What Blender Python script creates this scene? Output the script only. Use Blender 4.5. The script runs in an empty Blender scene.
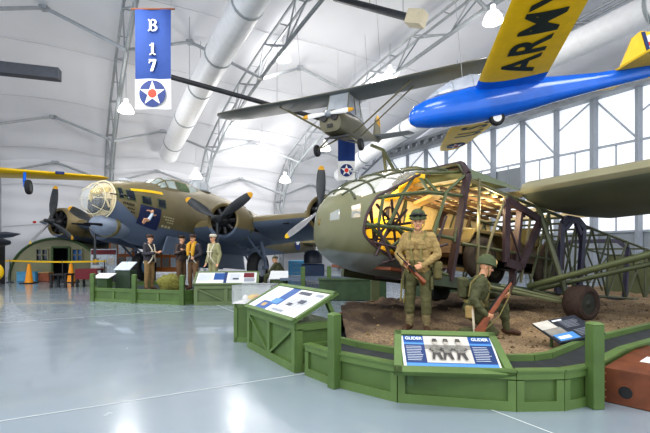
import bpy, bmesh, math, random
import numpy as np
from mathutils import Vector, Matrix, noise
random.seed(7)
R = math.radians
C = bpy.context.scene.collection
H, F = 1.45, 433.0           # eye height of the photographer, focal length
V = Vector

def at(x, y, Y):             # a world point from a sighting at depth Y
    return V(((x-325)/F*Y, Y, H+(252-y)/F*Y))

def hg(s, d, z):             # hangar axes: s along the side wall, d across the hall
    return V((.868*s-.496*d, .496*s+.868*d, z))

# ------------------------------------------------------------------ materials
def lin(c):
    out = []
    for v in c[:3]:
        v = v/255.0
        out.append(v/12.92 if v <= .04045 else ((v+.055)/1.055)**2.4)
    return (*out, 1.0)

def mat(name, col, rough=.6, metal=0.0, var=.15, scale=5.0, bump=0.0, emit=0.0, alpha=1.0, stretch=None, coat=0.0):
    m = bpy.data.materials.new(name); m.use_nodes = True
    nt = m.node_tree; b = nt.nodes['Principled BSDF']
    b.inputs['Roughness'].default_value = rough
    b.inputs['Metallic'].default_value = metal
    if coat: b.inputs['Coat Weight'].default_value = coat
    tc = nt.nodes.new('ShaderNodeTexCoord')
    mp = nt.nodes.new('ShaderNodeMapping'); nt.links.new(tc.outputs['Object'], mp.inputs[0])
    if stretch: mp.inputs['Scale'].default_value = stretch
    n = nt.nodes.new('ShaderNodeTexNoise'); n.inputs['Scale'].default_value = scale; n.inputs['Detail'].default_value = 4
    nt.links.new(mp.outputs[0], n.inputs['Vector'])
    r = nt.nodes.new('ShaderNodeValToRGB')
    c = lin(col)
    r.color_ramp.elements[0].position = .3; r.color_ramp.elements[1].position = .7
    r.color_ramp.elements[0].color = (*[v*(1-var) for v in c[:3]], 1)
    r.color_ramp.elements[1].color = (*[min(1, v*(1+var)) for v in c[:3]], 1)
    nt.links.new(n.outputs['Fac'], r.inputs['Fac'])
    nt.links.new(r.outputs[0], b.inputs['Base Color'])
    if emit:
        nt.links.new(r.outputs[0], b.inputs['Emission Color']); b.inputs['Emission Strength'].default_value = emit
    if alpha < 1: b.inputs['Alpha'].default_value = alpha
    if bump:
        bp = nt.nodes.new('ShaderNodeBump'); bp.inputs['Strength'].default_value = bump; bp.inputs['Distance'].default_value = .02
        nt.links.new(n.outputs['Fac'], bp.inputs['Height']); nt.links.new(bp.outputs[0], b.inputs['Normal'])
    return m

def split_mat(name, top, low, z0, slope=0.0, wav=.08, rough=.5, wscale=3.0, zmin=-1e3):
    """two-tone paint: top colour above the local plane z = z0 + slope*x, with a wavy border"""
    m = mat(name, top, rough, var=.13, scale=1.3)
    nt = m.node_tree; b = nt.nodes['Principled BSDF']
    ramp = [n for n in nt.nodes if n.type == 'VALTORGB'][0]
    tc = [n for n in nt.nodes if n.type == 'TEX_COORD'][0]
    sx = nt.nodes.new('ShaderNodeSeparateXYZ'); nt.links.new(tc.outputs['Object'], sx.inputs[0])
    nz = nt.nodes.new('ShaderNodeTexNoise'); nz.inputs['Scale'].default_value = wscale
    nt.links.new(tc.outputs['Object'], nz.inputs['Vector'])
    def math_(op, a, bb):
        n = nt.nodes.new('ShaderNodeMath'); n.operation = op
        for i, v in enumerate((a, bb)):
            if isinstance(v, (int, float)): n.inputs[i].default_value = v
            else: nt.links.new(v, n.inputs[i])
        return n.outputs[0]
    thr = math_('MAXIMUM', math_('ADD', math_('MULTIPLY', sx.outputs['X'], slope), z0), zmin)
    thr = math_('ADD', thr, math_('MULTIPLY', math_('SUBTRACT', nz.outputs['Fac'], .5), wav*2))
    f = math_('MULTIPLY', math_('SUBTRACT', sx.outputs['Z'], thr), 25)
    cl = nt.nodes.new('ShaderNodeClamp'); nt.links.new(f, cl.inputs[0])
    mx = nt.nodes.new('ShaderNodeMix'); mx.data_type = 'RGBA'
    nt.links.new(cl.outputs[0], mx.inputs['Factor'])
    mx.inputs['A'].default_value = lin(low)
    nt.links.new(ramp.outputs[0], mx.inputs['B'])
    nt.links.new(mx.outputs['Result'], b.inputs['Base Color'])
    return m

def glass(name, tint=(235, 240, 245), alpha=.25, rough=.05, transp=.8):
    m = bpy.data.materials.new(name); m.use_nodes = True
    nt = m.node_tree; nt.nodes.clear()
    o = nt.nodes.new('ShaderNodeOutputMaterial'); mx = nt.nodes.new('ShaderNodeMixShader')
    t = nt.nodes.new('ShaderNodeBsdfTransparent'); g = nt.nodes.new('ShaderNodeBsdfPrincipled')
    tc = nt.nodes.new('ShaderNodeTexCoord'); nz = nt.nodes.new('ShaderNodeTexNoise'); nz.inputs['Scale'].default_value = 3
    nt.links.new(tc.outputs['Object'], nz.inputs['Vector'])
    mr = nt.nodes.new('ShaderNodeMapRange'); nt.links.new(nz.outputs['Fac'], mr.inputs[0])
    mr.inputs['To Min'].default_value = alpha*.7; mr.inputs['To Max'].default_value = alpha*1.3
    g.inputs['Base Color'].default_value = lin(tint); g.inputs['Roughness'].default_value = rough
    g.inputs['Specular IOR Level'].default_value = .8
    t.inputs['Color'].default_value = (transp+.15, transp+.15, transp+.15, 1)
    nt.links.new(mr.outputs[0], mx.inputs[0]); nt.links.new(t.outputs[0], mx.inputs[1]); nt.links.new(g.outputs[0], mx.inputs[2])
    nt.links.new(mx.outputs[0], o.inputs[0])
    return m

# ------------------------------------------------------------------ mesh builder
class MB:
    def __init__(s): s.v = []; s.f = []; s.m = []; s.cur = 0
    def mi(s, i): s.cur = i; return s
    def add(s, vs, fs):
        b = len(s.v); s.v += [tuple(p) for p in vs]
        for f in fs: s.f.append([i+b for i in f]); s.m.append(s.cur)
        return s
    def hexa(s, p):          # 8 corners, bottom ring then top ring
        return s.add(p, [(3,2,1,0),(4,5,6,7),(0,1,5,4),(1,2,6,5),(2,3,7,6),(3,0,4,7)])
    def box(s, c, d, M=None, ch=0.0):
        c = V(c); x, y, z = d[0]/2, d[1]/2, d[2]/2
        if ch > 0:
            rr = lambda a, b: [(a-ch,-b),(a,-b+ch),(a,b-ch),(a-ch,b),(-a+ch,b),(-a,b-ch),(-a,-b+ch),(-a+ch,-b)]
            rings = []
            for zz, k in ((-z, ch), (-z+ch, 0), (z-ch, 0), (z, ch)):
                rings.append([V((px, py, zz)) for px, py in rr(x-k, y-k)])
            if M: rings = [[M @ p for p in r] for r in rings]
            return s.loft([[p+c for p in r] for r in rings])
        p = [V(q) for q in ((-x,-y,-z),(x,-y,-z),(x,y,-z),(-x,y,-z),(-x,-y,z),(x,-y,z),(x,y,z),(-x,y,z))]
        if M: p = [M @ q for q in p]
        return s.hexa([q+c for q in p])
    def beam(s, a, b, w, h, up=(0,0,1)):
        a, b = V(a), V(b); d = (b-a).normalized(); u = V(up)
        if abs(d.dot(u)) > .98: u = V((1,0,0))
        l = d.cross(u).normalized()*(w/2); u = l.cross(d).normalized()*(h/2)
        return s.hexa([a-l-u, a+l-u, a+l+u, a-l+u, b-l-u, b+l-u, b+l+u, b-l+u])
    def tube(s, a, b, r0, r1=None, n=8, cap=True):
        r1 = r0 if r1 is None else r1
        return s.path([a, b], [r0, r1], n, cap)
    def path(s, pts, r, n=8, cap=True):
        pts = [V(p) for p in pts]; rs = r if isinstance(r, (list, tuple)) else [r]*len(pts)
        rings = []; ref = None
        for i, p in enumerate(pts):
            t = (pts[min(i+1, len(pts)-1)]-pts[max(i-1, 0)]).normalized()
            if ref is None:
                ref = t.cross(V((0,0,1)))
                if ref.length < .05: ref = t.cross(V((1,0,0)))
            ref = (ref - t*ref.dot(t)).normalized(); q = t.cross(ref)
            rings.append([p+(ref*math.cos(2*math.pi*k/n)+q*math.sin(2*math.pi*k/n))*rs[i] for k in range(n)])
        return s.loft(rings, cap)
    def loft(s, rings, cap=True, close=True):
        n = len(rings[0]); b = len(s.v)
        for r in rings: s.v += [tuple(p) for p in r]
        for i in range(len(rings)-1):
            for k in range(n if close else n-1):
                k2 = (k+1) % n
                s.f.append([b+i*n+k, b+i*n+k2, b+(i+1)*n+k2, b+(i+1)*n+k]); s.m.append(s.cur)
        if cap and close:
            s.f.append([b+k for k in range(n)][::-1]); s.m.append(s.cur)
            s.f.append([b+(len(rings)-1)*n+k for k in range(n)]); s.m.append(s.cur)
        return s
    def lathe(s, prof, o=(0,0,0), axis=(0,0,1), n=20, cap=True):   # prof: (r, t)
        o = V(o); ax = V(axis).normalized(); u = ax.orthogonal().normalized(); w = ax.cross(u)
        return s.loft([[o+ax*t+(u*math.cos(2*math.pi*k/n)+w*math.sin(2*math.pi*k/n))*max(r, 1e-4) for k in range(n)] for r, t in prof], cap)
    def ell(s, c, r, n=14, m=8, M=None):
        rings = []
        for i in range(m+1):
            a = -math.pi/2+math.pi*i/m
            ring = []
            for k in range(n):
                p = V((r[0]*max(math.cos(a), 1e-3)*math.cos(2*math.pi*k/n), r[1]*max(math.cos(a), 1e-3)*math.sin(2*math.pi*k/n), r[2]*math.sin(a)))
                if M: p = M @ p
                ring.append(p+V(c))
            rings.append(ring)
        return s.loft(rings)
    def torus(s, c, R_, r, axis=(0,0,1), n=24, m=8):
        ax = V(axis).normalized(); u = ax.orthogonal().normalized(); w = ax.cross(u); b = len(s.v)
        for i in range(n):
            a = 2*math.pi*i/n; d = u*math.cos(a)+w*math.sin(a)
            for k in range(m):
                e = 2*math.pi*k/m
                s.v.append(tuple(V(c)+d*(R_+r*math.cos(e))+ax*r*math.sin(e)))
        for i in range(n):
            for k in range(m):
                s.f.append([b+i*m+k, b+((i+1)%n)*m+k, b+((i+1)%n)*m+(k+1)%m, b+i*m+(k+1)%m]); s.m.append(s.cur)
        return s
    def quad(s, a, b, c, d): return s.add([a,b,c,d], [(0,1,2,3)])
    def poly(s, pts): return s.add(pts, [tuple(range(len(pts)))])
    def prism(s, pts, off):
        n = len(pts); o = V(off); a = [V(p) for p in pts]
        return s.add(a+[p+o for p in a], [tuple(range(n))[::-1], tuple(range(n, 2*n))]+[(k, (k+1)%n, n+(k+1)%n, n+k) for k in range(n)])
    def disc(s, c, r, axis, n=24, sc=(1,1), u=None):
        ax = V(axis).normalized(); u = V(u) if u else ax.orthogonal().normalized(); w = ax.cross(u)
        return s.poly([V(c)+u*math.cos(2*math.pi*k/n)*r*sc[0]+w*math.sin(2*math.pi*k/n)*r*sc[1] for k in range(n)])
    def star(s, c, r, axis, up, k_in=.4):
        ax = V(axis).normalized(); up = V(up).normalized(); w = up.cross(ax); pts = []
        for k in range(10):
            a = math.pi*k/5; q = r if k % 2 == 0 else r*k_in
            pts.append(V(c)+up*math.cos(a)*q+w*math.sin(a)*q)
        b = len(s.v); s.v += [tuple(V(c))]+[tuple(p) for p in pts]
        for k in range(10): s.f.append([b, b+1+k, b+1+(k+1)%10]); s.m.append(s.cur)
        return s
    def build(s, name, mats, parent=None, smooth=True, ang=38, bevel=0.0):
        me = bpy.data.meshes.new(name); me.from_pydata(s.v, [], s.f); me.update()
        bm = bmesh.new(); bm.from_mesh(me); bmesh.ops.recalc_face_normals(bm, faces=bm.faces); bm.to_mesh(me); bm.free()
        ms = mats if isinstance(mats, (list, tuple)) else [mats]
        for m in ms: me.materials.append(m)
        me.polygons.foreach_set('material_index', s.m)
        if smooth:
            me.shade_smooth(); me.set_sharp_from_angle(angle=R(ang))
        o = bpy.data.objects.new(name, me); C.objects.link(o)
        if parent: o.parent = parent
        if bevel:
            bv = o.modifiers.new('b', 'BEVEL'); bv.width = bevel; bv.segments = 2; bv.limit_method = 'ANGLE'
        return o

def thing(name, label, cat, loc=(0,0,0), rot=(0,0,0), group=None):
    o = bpy.data.objects.new(name, None); C.objects.link(o); o.empty_display_size = .2
    o.location = loc
    o.rotation_euler = rot if isinstance(rot, (tuple, list)) else (0, 0, rot)
    return tag(o, label, cat, group)

def tag(o, label, cat, group=None, kind=None):
    o['label'] = label; o['category'] = cat
    if group: o['group'] = group
    o['kind'] = kind or 'thing'
    return o

def struct(o): o['kind'] = 'structure'; return o

def dup(root, loc, rot=None, label=None, group=None):
    r = root.copy(); C.objects.link(r); r.location = loc
    if rot is not None: r.rotation_euler = (0, 0, rot) if not isinstance(rot, (tuple, list)) else rot
    if label: r['label'] = label
    if group: r['group'] = group
    for ch in list(root.children):
        c = ch.copy(); C.objects.link(c); c.parent = r
        for g in list(ch.children):
            d = g.copy(); C.objects.link(d); d.parent = c
    return r

def text_mesh(name, body, size, M, m, parent=None, bold=0.0, extrude=.002, sx=1.0, align='CENTER', spacing=1.0):
    cu = bpy.data.curves.new(name, 'FONT'); cu.body = body; cu.size = size; cu.align_x = align; cu.align_y = 'CENTER'
    cu.offset = bold; cu.extrude = extrude; cu.space_character = spacing
    t = bpy.data.objects.new('tmp', cu); C.objects.link(t)
    bpy.context.view_layer.update()
    me = bpy.data.meshes.new_from_object(t.evaluated_get(bpy.context.evaluated_depsgraph_get()))
    bpy.data.objects.remove(t)
    me.transform(M @ Matrix.Diagonal((sx, 1, 1, 1)))
    me.materials.clear(); me.materials.append(m)
    o = bpy.data.objects.new(name, me); C.objects.link(o)
    if parent: o.parent = parent
    return o

def frame_m(o, x, y):        # matrix with text x axis, y axis at origin o
    x = V(x).normalized(); z = x.cross(V(y)).normalized(); y = z.cross(x)
    M = Matrix((x, y, z)).transposed().to_4x4(); M.translation = V(o); return M

# ------------------------------------------------------------------ palette
M_ = {}
def pal(k, *a, **kw): M_[k] = mat(k, *a, **kw)
pal('steel', (164,168,172), .5, .3, .08)
pal('dark_steel', (70,72,76), .5, .4, .15)
pal('white_tube', (226,227,230), .5, 0, .04)
pal('green', (84,108,58), .55, 0, .16, 3.0)
pal('green_dark', (64,88,52), .6, 0, .15, 3.0)
pal('green_light', (94,118,66), .55, 0, .12, 3.0)
pal('olive', (112,104,72), .55, 0, .12, 2.0)
pal('olive_green', (92,98,66), .55, 0, .15, 2.0)
pal('glider_tube', (76,82,60), .5, 0, .2, 4.0)
pal('frame_purple', (66,50,54), .5, 0, .3, 4.0)
pal('black', (26,27,29), .45, 0, .2)
pal('rubber', (42,42,44), .75, 0, .25, 8.0)
pal('prop_black', (62,65,68), .4, .2, .15, 3)
pal('prop_grey', (150,150,152), .4, .2, .1, 3)
pal('yellow', (238,196,18), .4, 0, .06)
pal('orange_yellow', (222,166,40), .5, 0, .1)
pal('blue', (10,104,214), .22, 0, .08, 3.0, coat=.5)
pal('banner_blue', (26,58,120), .8, 0, .05)
pal('navy', (30,52,112), .6, 0, .08)
pal('white', (236,236,234), .6, 0, .04)
pal('paper', (228,230,232), .6, 0, .05, 20)
pal('red', (200,52,44), .5, 0, .08)
pal('star_red', (226,62,40), .6, 0, .06)
pal('skin', (214,164,130), .55, 0, .08, 20)
pal('lips', (170,98,86), .5, 0, .08, 20)
pal('khaki', (160,138,92), .9, 0, .22, 16, bump=.5)
pal('khaki_dark', (104,98,64), .9, 0, .18, 14, bump=.25)
pal('trouser_green', (94,94,64), .9, 0, .24, 14, bump=.5)
pal('od_dark', (80,82,56), .9, 0, .26, 14, bump=.5)
pal('boot', (78,54,38), .55, 0, .2, 20)
pal('gaiter', (134,124,92), .9, 0, .15, 20)
pal('leather', (72,50,38), .5, 0, .25, 12)
pal('helmet', (76,86,58), .75, 0, .15, 20)
pal('wood', (118,66,38), .5, 0, .3, 6, stretch=(1,1,6))
pal('rifle_wood', (132,72,42), .45, 0, .25, 10)
pal('crate_wood', (112,64,40), .6, 0, .3, 5, bump=.2)
pal('gun', (40,40,42), .4, .6, .2)
pal('tan', (190,160,110), .7, 0, .15, 8)
pal('cream', (224,206,160), .8, 0, .14, 6)
pal('strap', (214,206,186), .8, 0, .1, 20)
pal('strap_od', (128,120,74), .8, 0, .15, 20)
pal('vest_yellow', (206,158,52), .8, 0, .12, 20)
pal('hair', (52,38,28), .7, 0, .2, 30)
pal('aluminium', (196,200,204), .25, .85, .08)
pal('maroon', (112,36,44), .6, 0, .15)
pal('light_blue', (94,164,204), .6, 0, .1)
pal('cone_orange', (246,160,24), .5, 0, .06)
pal('engine', (52,52,54), .4, .6, .3, 14)
pal('tire_hub', (108,152,184), .45, .1, .12)
pal('hub_silver', (186,192,200), .4, .3, .15)
pal('jeep', (96,80,64), .5, 0, .2, 3)
pal('grass_net', (120,118,60), .95, 0, .35, 18, bump=.6)
pal('gutter', (52,55,58), .6, 0, .2, 6)
pal('sign_dark', (48,54,66), .4, 0, .15, 4)
pal('graphite', (92,92,90), .6, 0, .25, 12)
pal('photo_light', (200,196,188), .6, 0, .12, 8)
pal('grey_paint', (150,156,160), .5, 0, .1)
pal('b_grey', (104,116,134), .5, 0, .1, 1.5)
pal('poster', (196,206,216), .5, 0, .25, 14)
pal('beige_box', (206,196,170), .6, 0, .06)
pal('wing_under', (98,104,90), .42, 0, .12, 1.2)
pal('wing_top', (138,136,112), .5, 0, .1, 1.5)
pal('ivory', (238,226,190), .7, 0, .08)
M_['glass'] = glass('clear_glass', alpha=.18)
M_['canopy_glass'] = glass('canopy_glass', (225,232,240), alpha=.5)
M_['case_glass'] = glass('case_glass', alpha=.3)
M_['frost_glass'] = glass('glider_glazing', (206,212,210), alpha=.62)
M_['bomber_paint'] = split_mat('bomber_paint', (116,106,76), (96,108,128), 1.13, .70, .05, zmin=2.32)
M_['nacelle_paint'] = split_mat('nacelle_paint', (128,114,80), (96,108,128), 2.42, .0, .05)
M_['bomber_wing_paint'] = split_mat('bomber_wing_paint', (130,118,84), (84,96,116), 0, 0, .02)
M_['glider_paint'] = split_mat('glider_paint', (112,112,84), (122,128,126), 1.10, .0, .035, wscale=5)
# ================================================================== SETTING
m = mat('floor_epoxy', (146,158,168), .2, 0, .06, .5, coat=.3)
nt = m.node_tree; b_ = nt.nodes['Principled BSDF']
n2 = nt.nodes.new('ShaderNodeTexNoise'); n2.inputs['Scale'].default_value = 2.2; n2.inputs['Detail'].default_value = 6
mr = nt.nodes.new('ShaderNodeMapRange'); mr.inputs['To Min'].default_value = .1; mr.inputs['To Max'].default_value = .34
tc = [n for n in nt.nodes if n.type == 'TEX_COORD'][0]
nt.links.new(tc.outputs['Object'], n2.inputs['Vector']); nt.links.new(n2.outputs['Fac'], mr.inputs[0]); nt.links.new(mr.outputs[0], b_.inputs['Roughness'])
M_['floor'] = m
f = MB().quad(hg(-22,-14,0), hg(24,-14,0), hg(24,33,0), hg(-22,33,0)).build('floor', m, smooth=False); struct(f)
# saw-cut joints in the slab
seam = mat('floor_seam', (212,220,222), .4, 0, .05)
mb = MB()
for s_ in (-9.5,-3.1,3.3,9.7,16.1):
    mb.add([hg(s_-.008,-14,.002), hg(s_+.008,-14,.002), hg(s_+.008,31,.002), hg(s_-.008,31,.002)], [(0,1,2,3)])
for d_ in (-8.4,-2.2,4.6,11,17.4,23.8):
    mb.add([hg(-22,d_-.008,.003), hg(22,d_-.008,.003), hg(22,d_+.008,.003), hg(-22,d_+.008,.003)], [(0,1,2,3)])
o = mb.build('floor_joint', seam, smooth=False); struct(o)

# fabric shell: side wall and roof, sagging between the arches
fab = mat('fabric_white', (214,215,220), .85, 0, .03, .35, emit=.04)  # faint emission stands in for daylight through the fabric
nt = fab.node_tree; b_ = nt.nodes['Principled BSDF']
wv = nt.nodes.new('ShaderNodeTexWave'); wv.inputs['Scale'].default_value = .35; wv.bands_direction = 'Z'; wv.inputs['Distortion'].default_value = 1.5
bp = nt.nodes.new('ShaderNodeBump'); bp.inputs['Strength'].default_value = .25; bp.inputs['Distance'].default_value = .15
tc = [n for n in nt.nodes if n.type == 'TEX_COORD'][0]
nt.links.new(tc.outputs['Object'], wv.inputs['Vector']); nt.links.new(wv.outputs['Fac'], bp.inputs['Height']); nt.links.new(bp.outputs[0], b_.inputs['Normal'])
PROF = [(31,0),(31,2.6),(31,5.2),(30.3,6.9),(28.3,9.0),(25,10.3),(20.6,11.4),(14.8,12.2),(8,12.8),(0,13.0),(-8,12.7),(-13,12.2)]
S_A = [-9.7,-4,1.7,7.4,13.1,18.8,22.0]
mb = MB()
rows = []
SS = []
for i in range(len(S_A)-1):
    for k in range(6): SS.append((S_A[i]+(S_A[i+1]-S_A[i])*k/6, math.sin(math.pi*k/6)))
SS.append((22.0, 0))
def shell_pt(s_, bulge, d_, z_, i):
    off = (1-bulge)*.38
    return hg(s_, d_-(off if z_ < 9.5 else off*.4), z_-(off if z_ > 6 else 0))
wall = MB(); roof = MB()
for part, lo, hi in ((wall, 0, 3), (roof, 3, len(PROF)-1)):
    rings = []
    for j in range(lo, hi+1):
        rings.append([shell_pt(s_, bu, *PROF[j], j) for s_, bu in SS])
    part.loft(rings, cap=False, close=False)
struct(wall.build('wall_left', fab, ang=80)); struct(roof.build('ceiling', fab, ang=80))
# seams of the fabric sheets
sm = mat('fabric_seam', (196,197,202), .8, 0, .05)
mb = MB()
for d_, z_ in ((31,3.2),(30.75,5.6),(29.6,7.5),(27,9.55),(23,10.75),(18.6,11.65),(13,12.3),(9,12.62)):
    mb.path([hg(s_, d_-(1-bu)*.38-.07, z_-.06-(1-bu)*.3) for s_, bu in SS], .018, 4)
struct(mb.build('trim_1', sm, smooth=False))

# arches of steel lattice
OUT = [(30.2,0),(30.2,2.6),(30.2,5.2),(29.6,6.6),(27.9,8.2),(25,9.25),(21.5,10.1),(18,10.65),(14.8,11.05),(11,11.4),(7,11.65),(0,11.9),(-7,11.7),(-13,11.2)]
INN = [(29.2,0),(29.2,2.4),(29.2,4.7),(28.7,5.9),(27.2,7.3),(24.6,8.3),(21.2,9.1),(17.8,9.7),(14.6,10.1),(10.9,10.45),(6.9,10.7),(0,10.95),(-7,10.75),(-13,10.2)]
def interp(P, n):
    Q = []
    for i in range(len(P)-1):
        for k in range(n): Q.append((P[i][0]+(P[i+1][0]-P[i][0])*k/n, P[i][1]+(P[i+1][1]-P[i][1])*k/n))
    return Q+[P[-1]]
O2, I2 = interp(OUT, 2), interp(INN, 2)
t0 = None
for i, s_ in enumerate(S_A[:-1]):
    mb = MB()
    for ds in (-.22, .22):
        mb.path([hg(s_+ds, *p) for p in OUT], .06, 6)
    mb.mi(1).path([hg(s_, *p) for p in INN], .085, 6)
    mb.mi(0)
    for k in range(len(O2)-1):
        a, b2 = (O2, I2) if k % 2 == 0 else (I2, O2)
        for ds in (-.22, .22):
            oa = ds if a is O2 else 0; ob = ds if b2 is O2 else 0
            mb.tube(hg(s_+oa, *a[k]), hg(s_+ob, *b2[k+1]), .036, n=5)
        mb.tube(hg(s_-.22, *O2[k]), hg(s_+.22, *O2[k]), .03, n=4)
    o = mb.build('trim_%d' % (i+2), [M_['steel'], M_['grey_paint']]); struct(o)
# kinked struts that push the fabric out between arches
k_ = 10
for rj, (di, zi, dp, zp) in enumerate(((28.9,5.6,30.2,6.75),(26.4,7.55,28.0,8.85),(18.8,9.45,20.6,11.2),(10.9,10.4,11.5,12.35))):
    for i in range(len(S_A)-2):
        a, c = hg(S_A[i], di, zi), hg(S_A[i+1], di, zi); p = hg((S_A[i]+S_A[i+1])/2, dp, zp)
        mb = MB(); mb.path([a, a*.12+p*.88+V((0,0,.02)), p], .075, 6); mb.path([c, c*.12+p*.88+V((0,0,.02)), p], .075, 6)
        mb.box(p, (.3,.3,.16))
        struct(mb.build('trim_%d' % k_, M_['steel'])); k_ += 1

# end wall: tall hangar doors of translucent panels
E_ = 22.0
pane = mat('door_panel_white', (240,243,248), .6, 0, .03, .5, emit=.5)  # emission stands in for daylight behind the panels
greyp = mat('door_panel_grey', (136,142,146), .6, 0, .06, 1)
lowp = mat('door_panel_low', (146,152,158), .6, 0, .08, 1)
mull = mat('door_mullion', (168,174,182), .5, .2, .06)
mb = MB()
mb.poly([hg(E_+.12, -13, 8.9), hg(E_+.12, -13, 12.3), hg(E_+.12, 0, 13), hg(E_+.12, 14.8, 12.2), hg(E_+.12, 20.6, 11.4), hg(E_+.12, 28.3, 9), hg(E_+.12, 28.5, 8.9)])
struct(mb.build('wall_right', fab, smooth=False))
ds_ = [-13,-9.6,-7.6,-5.6,-3.7,-1.8,.2,2.1,4.05,6.0,7.95,9.9,11.85,13.75,15.75,17.75,19.6,21.6,23.6,25.6,27.6,31.0]
k_ = 1
for i in range(len(ds_)-1):
    a, c = ds_[i], ds_[i+1]
    root = struct(bpy.data.objects.new('window_%d' % k_, None)); C.objects.link(root); root.location = hg(E_, (a+c)/2, 0); k_ += 1
    L = root.location
    q = lambda d, z, s2=E_: hg(s2, d, z)-L
    mb = MB()
    ztop = 8.9 if c < 28 else 6.5
    mb.quad(q(a,2.4), q(c,2.4), q(c,ztop), q(a,ztop)); mb.build('pane', pane, root, smooth=False)
    MB().quad(q(a,0), q(c,0), q(c,2.4), q(a,2.4)).build('lower_panel', lowp, root, smooth=False)
    if 15.5 < a < 20: MB().quad(q(a,4.9,E_-.03), q(c,4.9,E_-.03), q(c,6.3,E_-.03), q(a,6.3,E_-.03)).build('grey_panel', greyp, root, smooth=False)
    mb = MB()
    mb.beam(q(a,0,E_-.1), q(a,ztop,E_-.1), .2 if i % 3 else .34, .22, (1,0,0))
    for z in (2.4, 4.6, 6.5, ztop): mb.beam(q(a,z,E_-.06), q(c,z,E_-.06), .1, .1)
    mb.beam(q((a+c)/2,2.4,E_-.04), q((a+c)/2,6.5,E_-.04), .05, .05, (1,0,0))
    if i % 2: mb.beam(q(a,6.5,E_-.08), q(c,ztop,E_-.08), .08, .08)
    else: mb.beam(q(a,ztop,E_-.08), q(c,6.5+1.2,E_-.08), .06, .06)
    mb.build('window_frame', mull, root, smooth=False)
mb = MB()
mb.beam(hg(E_-.35,-13,9.0), hg(E_-.35,28.4,9.0), .5, .3)
mb.beam(hg(E_-.6,-13,9.5), hg(E_-.6,28,9.5), .3, .2)
for k in range(48):
    d_ = -12+k*.85; mb.box(hg(E_-.55, d_, 9.28), (.34,.34,.28), Matrix.Rotation(R(29.7),3,'Z'))
struct(mb.build('trim_60', M_['steel'], smooth=False))

# ------------------------------------------------------------------ big round ducts
def duct(name, label, s_, pts, r):
    P2 = [hg(s_, d, z) for d, z in pts]
    root = thing(name, label, 'air duct', P2[0], group=None); L = root.location
    MB().path([p-L for p in P2], r, 20).build('tube', M_['white_tube'], root)
    for i in range(1, len(P2)-1): 
        t = (P2[i+1]-P2[i-1]).normalized(); MB().lathe([(r+.002,-.07),(r+.025,-.05),(r+.025,.05),(r+.002,.07)], P2[i]-L, t, 20, cap=False).build('joint_band', M_['grey_paint'], root)
    for i in range(1, len(P2)-1, 2): MB().tube(P2[i]-L+V((0,0,r)), P2[i]-L+V((0,0,r+1.6)), .015, n=4).build('hanger', M_['steel'], root)
duct('air_duct', 'fat white round air duct curving up the roof beside the blue hanging banner', 5.0,
     [(28.6,7.6),(27,8.0),(23.7,8.6),(20.5,9.15),(17.5,9.5),(14,9.85),(10,10.2),(5,10.5),(0,10.6)], .56)
duct('air_duct', 'long white round air duct sloping behind the blue and yellow glider', 17.0,
     [(27.5,7.1),(24.3,8.0),(20,8.75),(16,9.2),(12,9.5),(7.3,9.75),(2,9.9),(-4,10)], .52)
# ------------------------------------------------------------------ tube heaters
def heater(label, a, b, box_at, col, thick=.06):
    a, b = V(a), V(b); root = thing('tube_heater', label, 'heater', a, group=None)
    MB().tube((0,0,0), b-a, thick, n=10).build('heater_tube', M_['dark_steel'], root)
    p, q = box_at; p = V(p)-a; q = V(q)-a
    MB().beam(p, q, .42, .42).build('burner_box', col, root)
    for t in (.08, .5, .92):
        c = (b-a)*t; MB().tube(c, c+V((0,0,2.6)), .012, n=4).build('hanger_wire', M_['steel'], root)
    return root
dk = mat('heater_dark', (66,70,78), .5, .1, .1)
heater('dark heater housing with a long thin tube running past the hanging banner', at(171,77,17), at(365,131,20.5), (at(-30,65,16.2), at(60,75,17)), dk, .1)
heater('ceiling tube heater with a beige burner box at its end', at(335,-2,16), at(410,18,13.6), (at(409,18,13.6), at(424,19,13.3)), M_['beige_box'], .12)

# ------------------------------------------------------------------ lamps
lampm = mat('lamp_glow', (255,252,244), .4, 0, .01, emit=7.0)
shadem = mat('lamp_shade', (246,246,244), .3, 0, .02, emit=1.2)
lamp0 = None
LP = [(126,112,20,'over the far left wall'),(283,60,20,'beside the lattice arch left of the olive plane'),(237,128,24,'right of the fat air duct'),
      (390,78,21,'above the right wing of the olive plane'),(377,72,25,'small and far above the olive plane'),(493,22,15.5,'above the yellow lettered wing'),
      (196,178,26,'behind the bomber cockpit'),(285,182,27,'between the two right bomber engines'),(325,150,27,'left of the small star banner'),(262,150,28,'low behind the long heater tube')]
for i, (x, y, Y, where) in enumerate(LP):
    lab = 'bright bell shaped hangar lamp hanging '+where
    p = at(x, y, Y)
    if lamp0 is None:
        lamp0 = thing('hangar_lamp', lab, 'lamp', p, group='hanging hangar lamps')
        MB().lathe([(.36,0),(.36,.03),(.3,.2),(.2,.36),(.09,.44),(.09,.6),(.02,.62)], n=18).build('lamp_shade', shadem, lamp0)
        MB().ell((0,0,.06), (.27,.27,.12)).build('bulb', lampm, lamp0)
        MB().tube((0,0,.6), (0,0,1.8), .015, n=5).build('cord', M_['steel'], lamp0)
    else: dup(lamp0, p, None, lab)
    li = bpy.data.lights.new('lamp', 'POINT'); li.energy = 190; li.shadow_soft_size = .35; li.color = (1,.98,.95)
    lo = bpy.data.objects.new('hangar_light', li); C.objects.link(lo); lo.location = p-V((0,0,.5))

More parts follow.
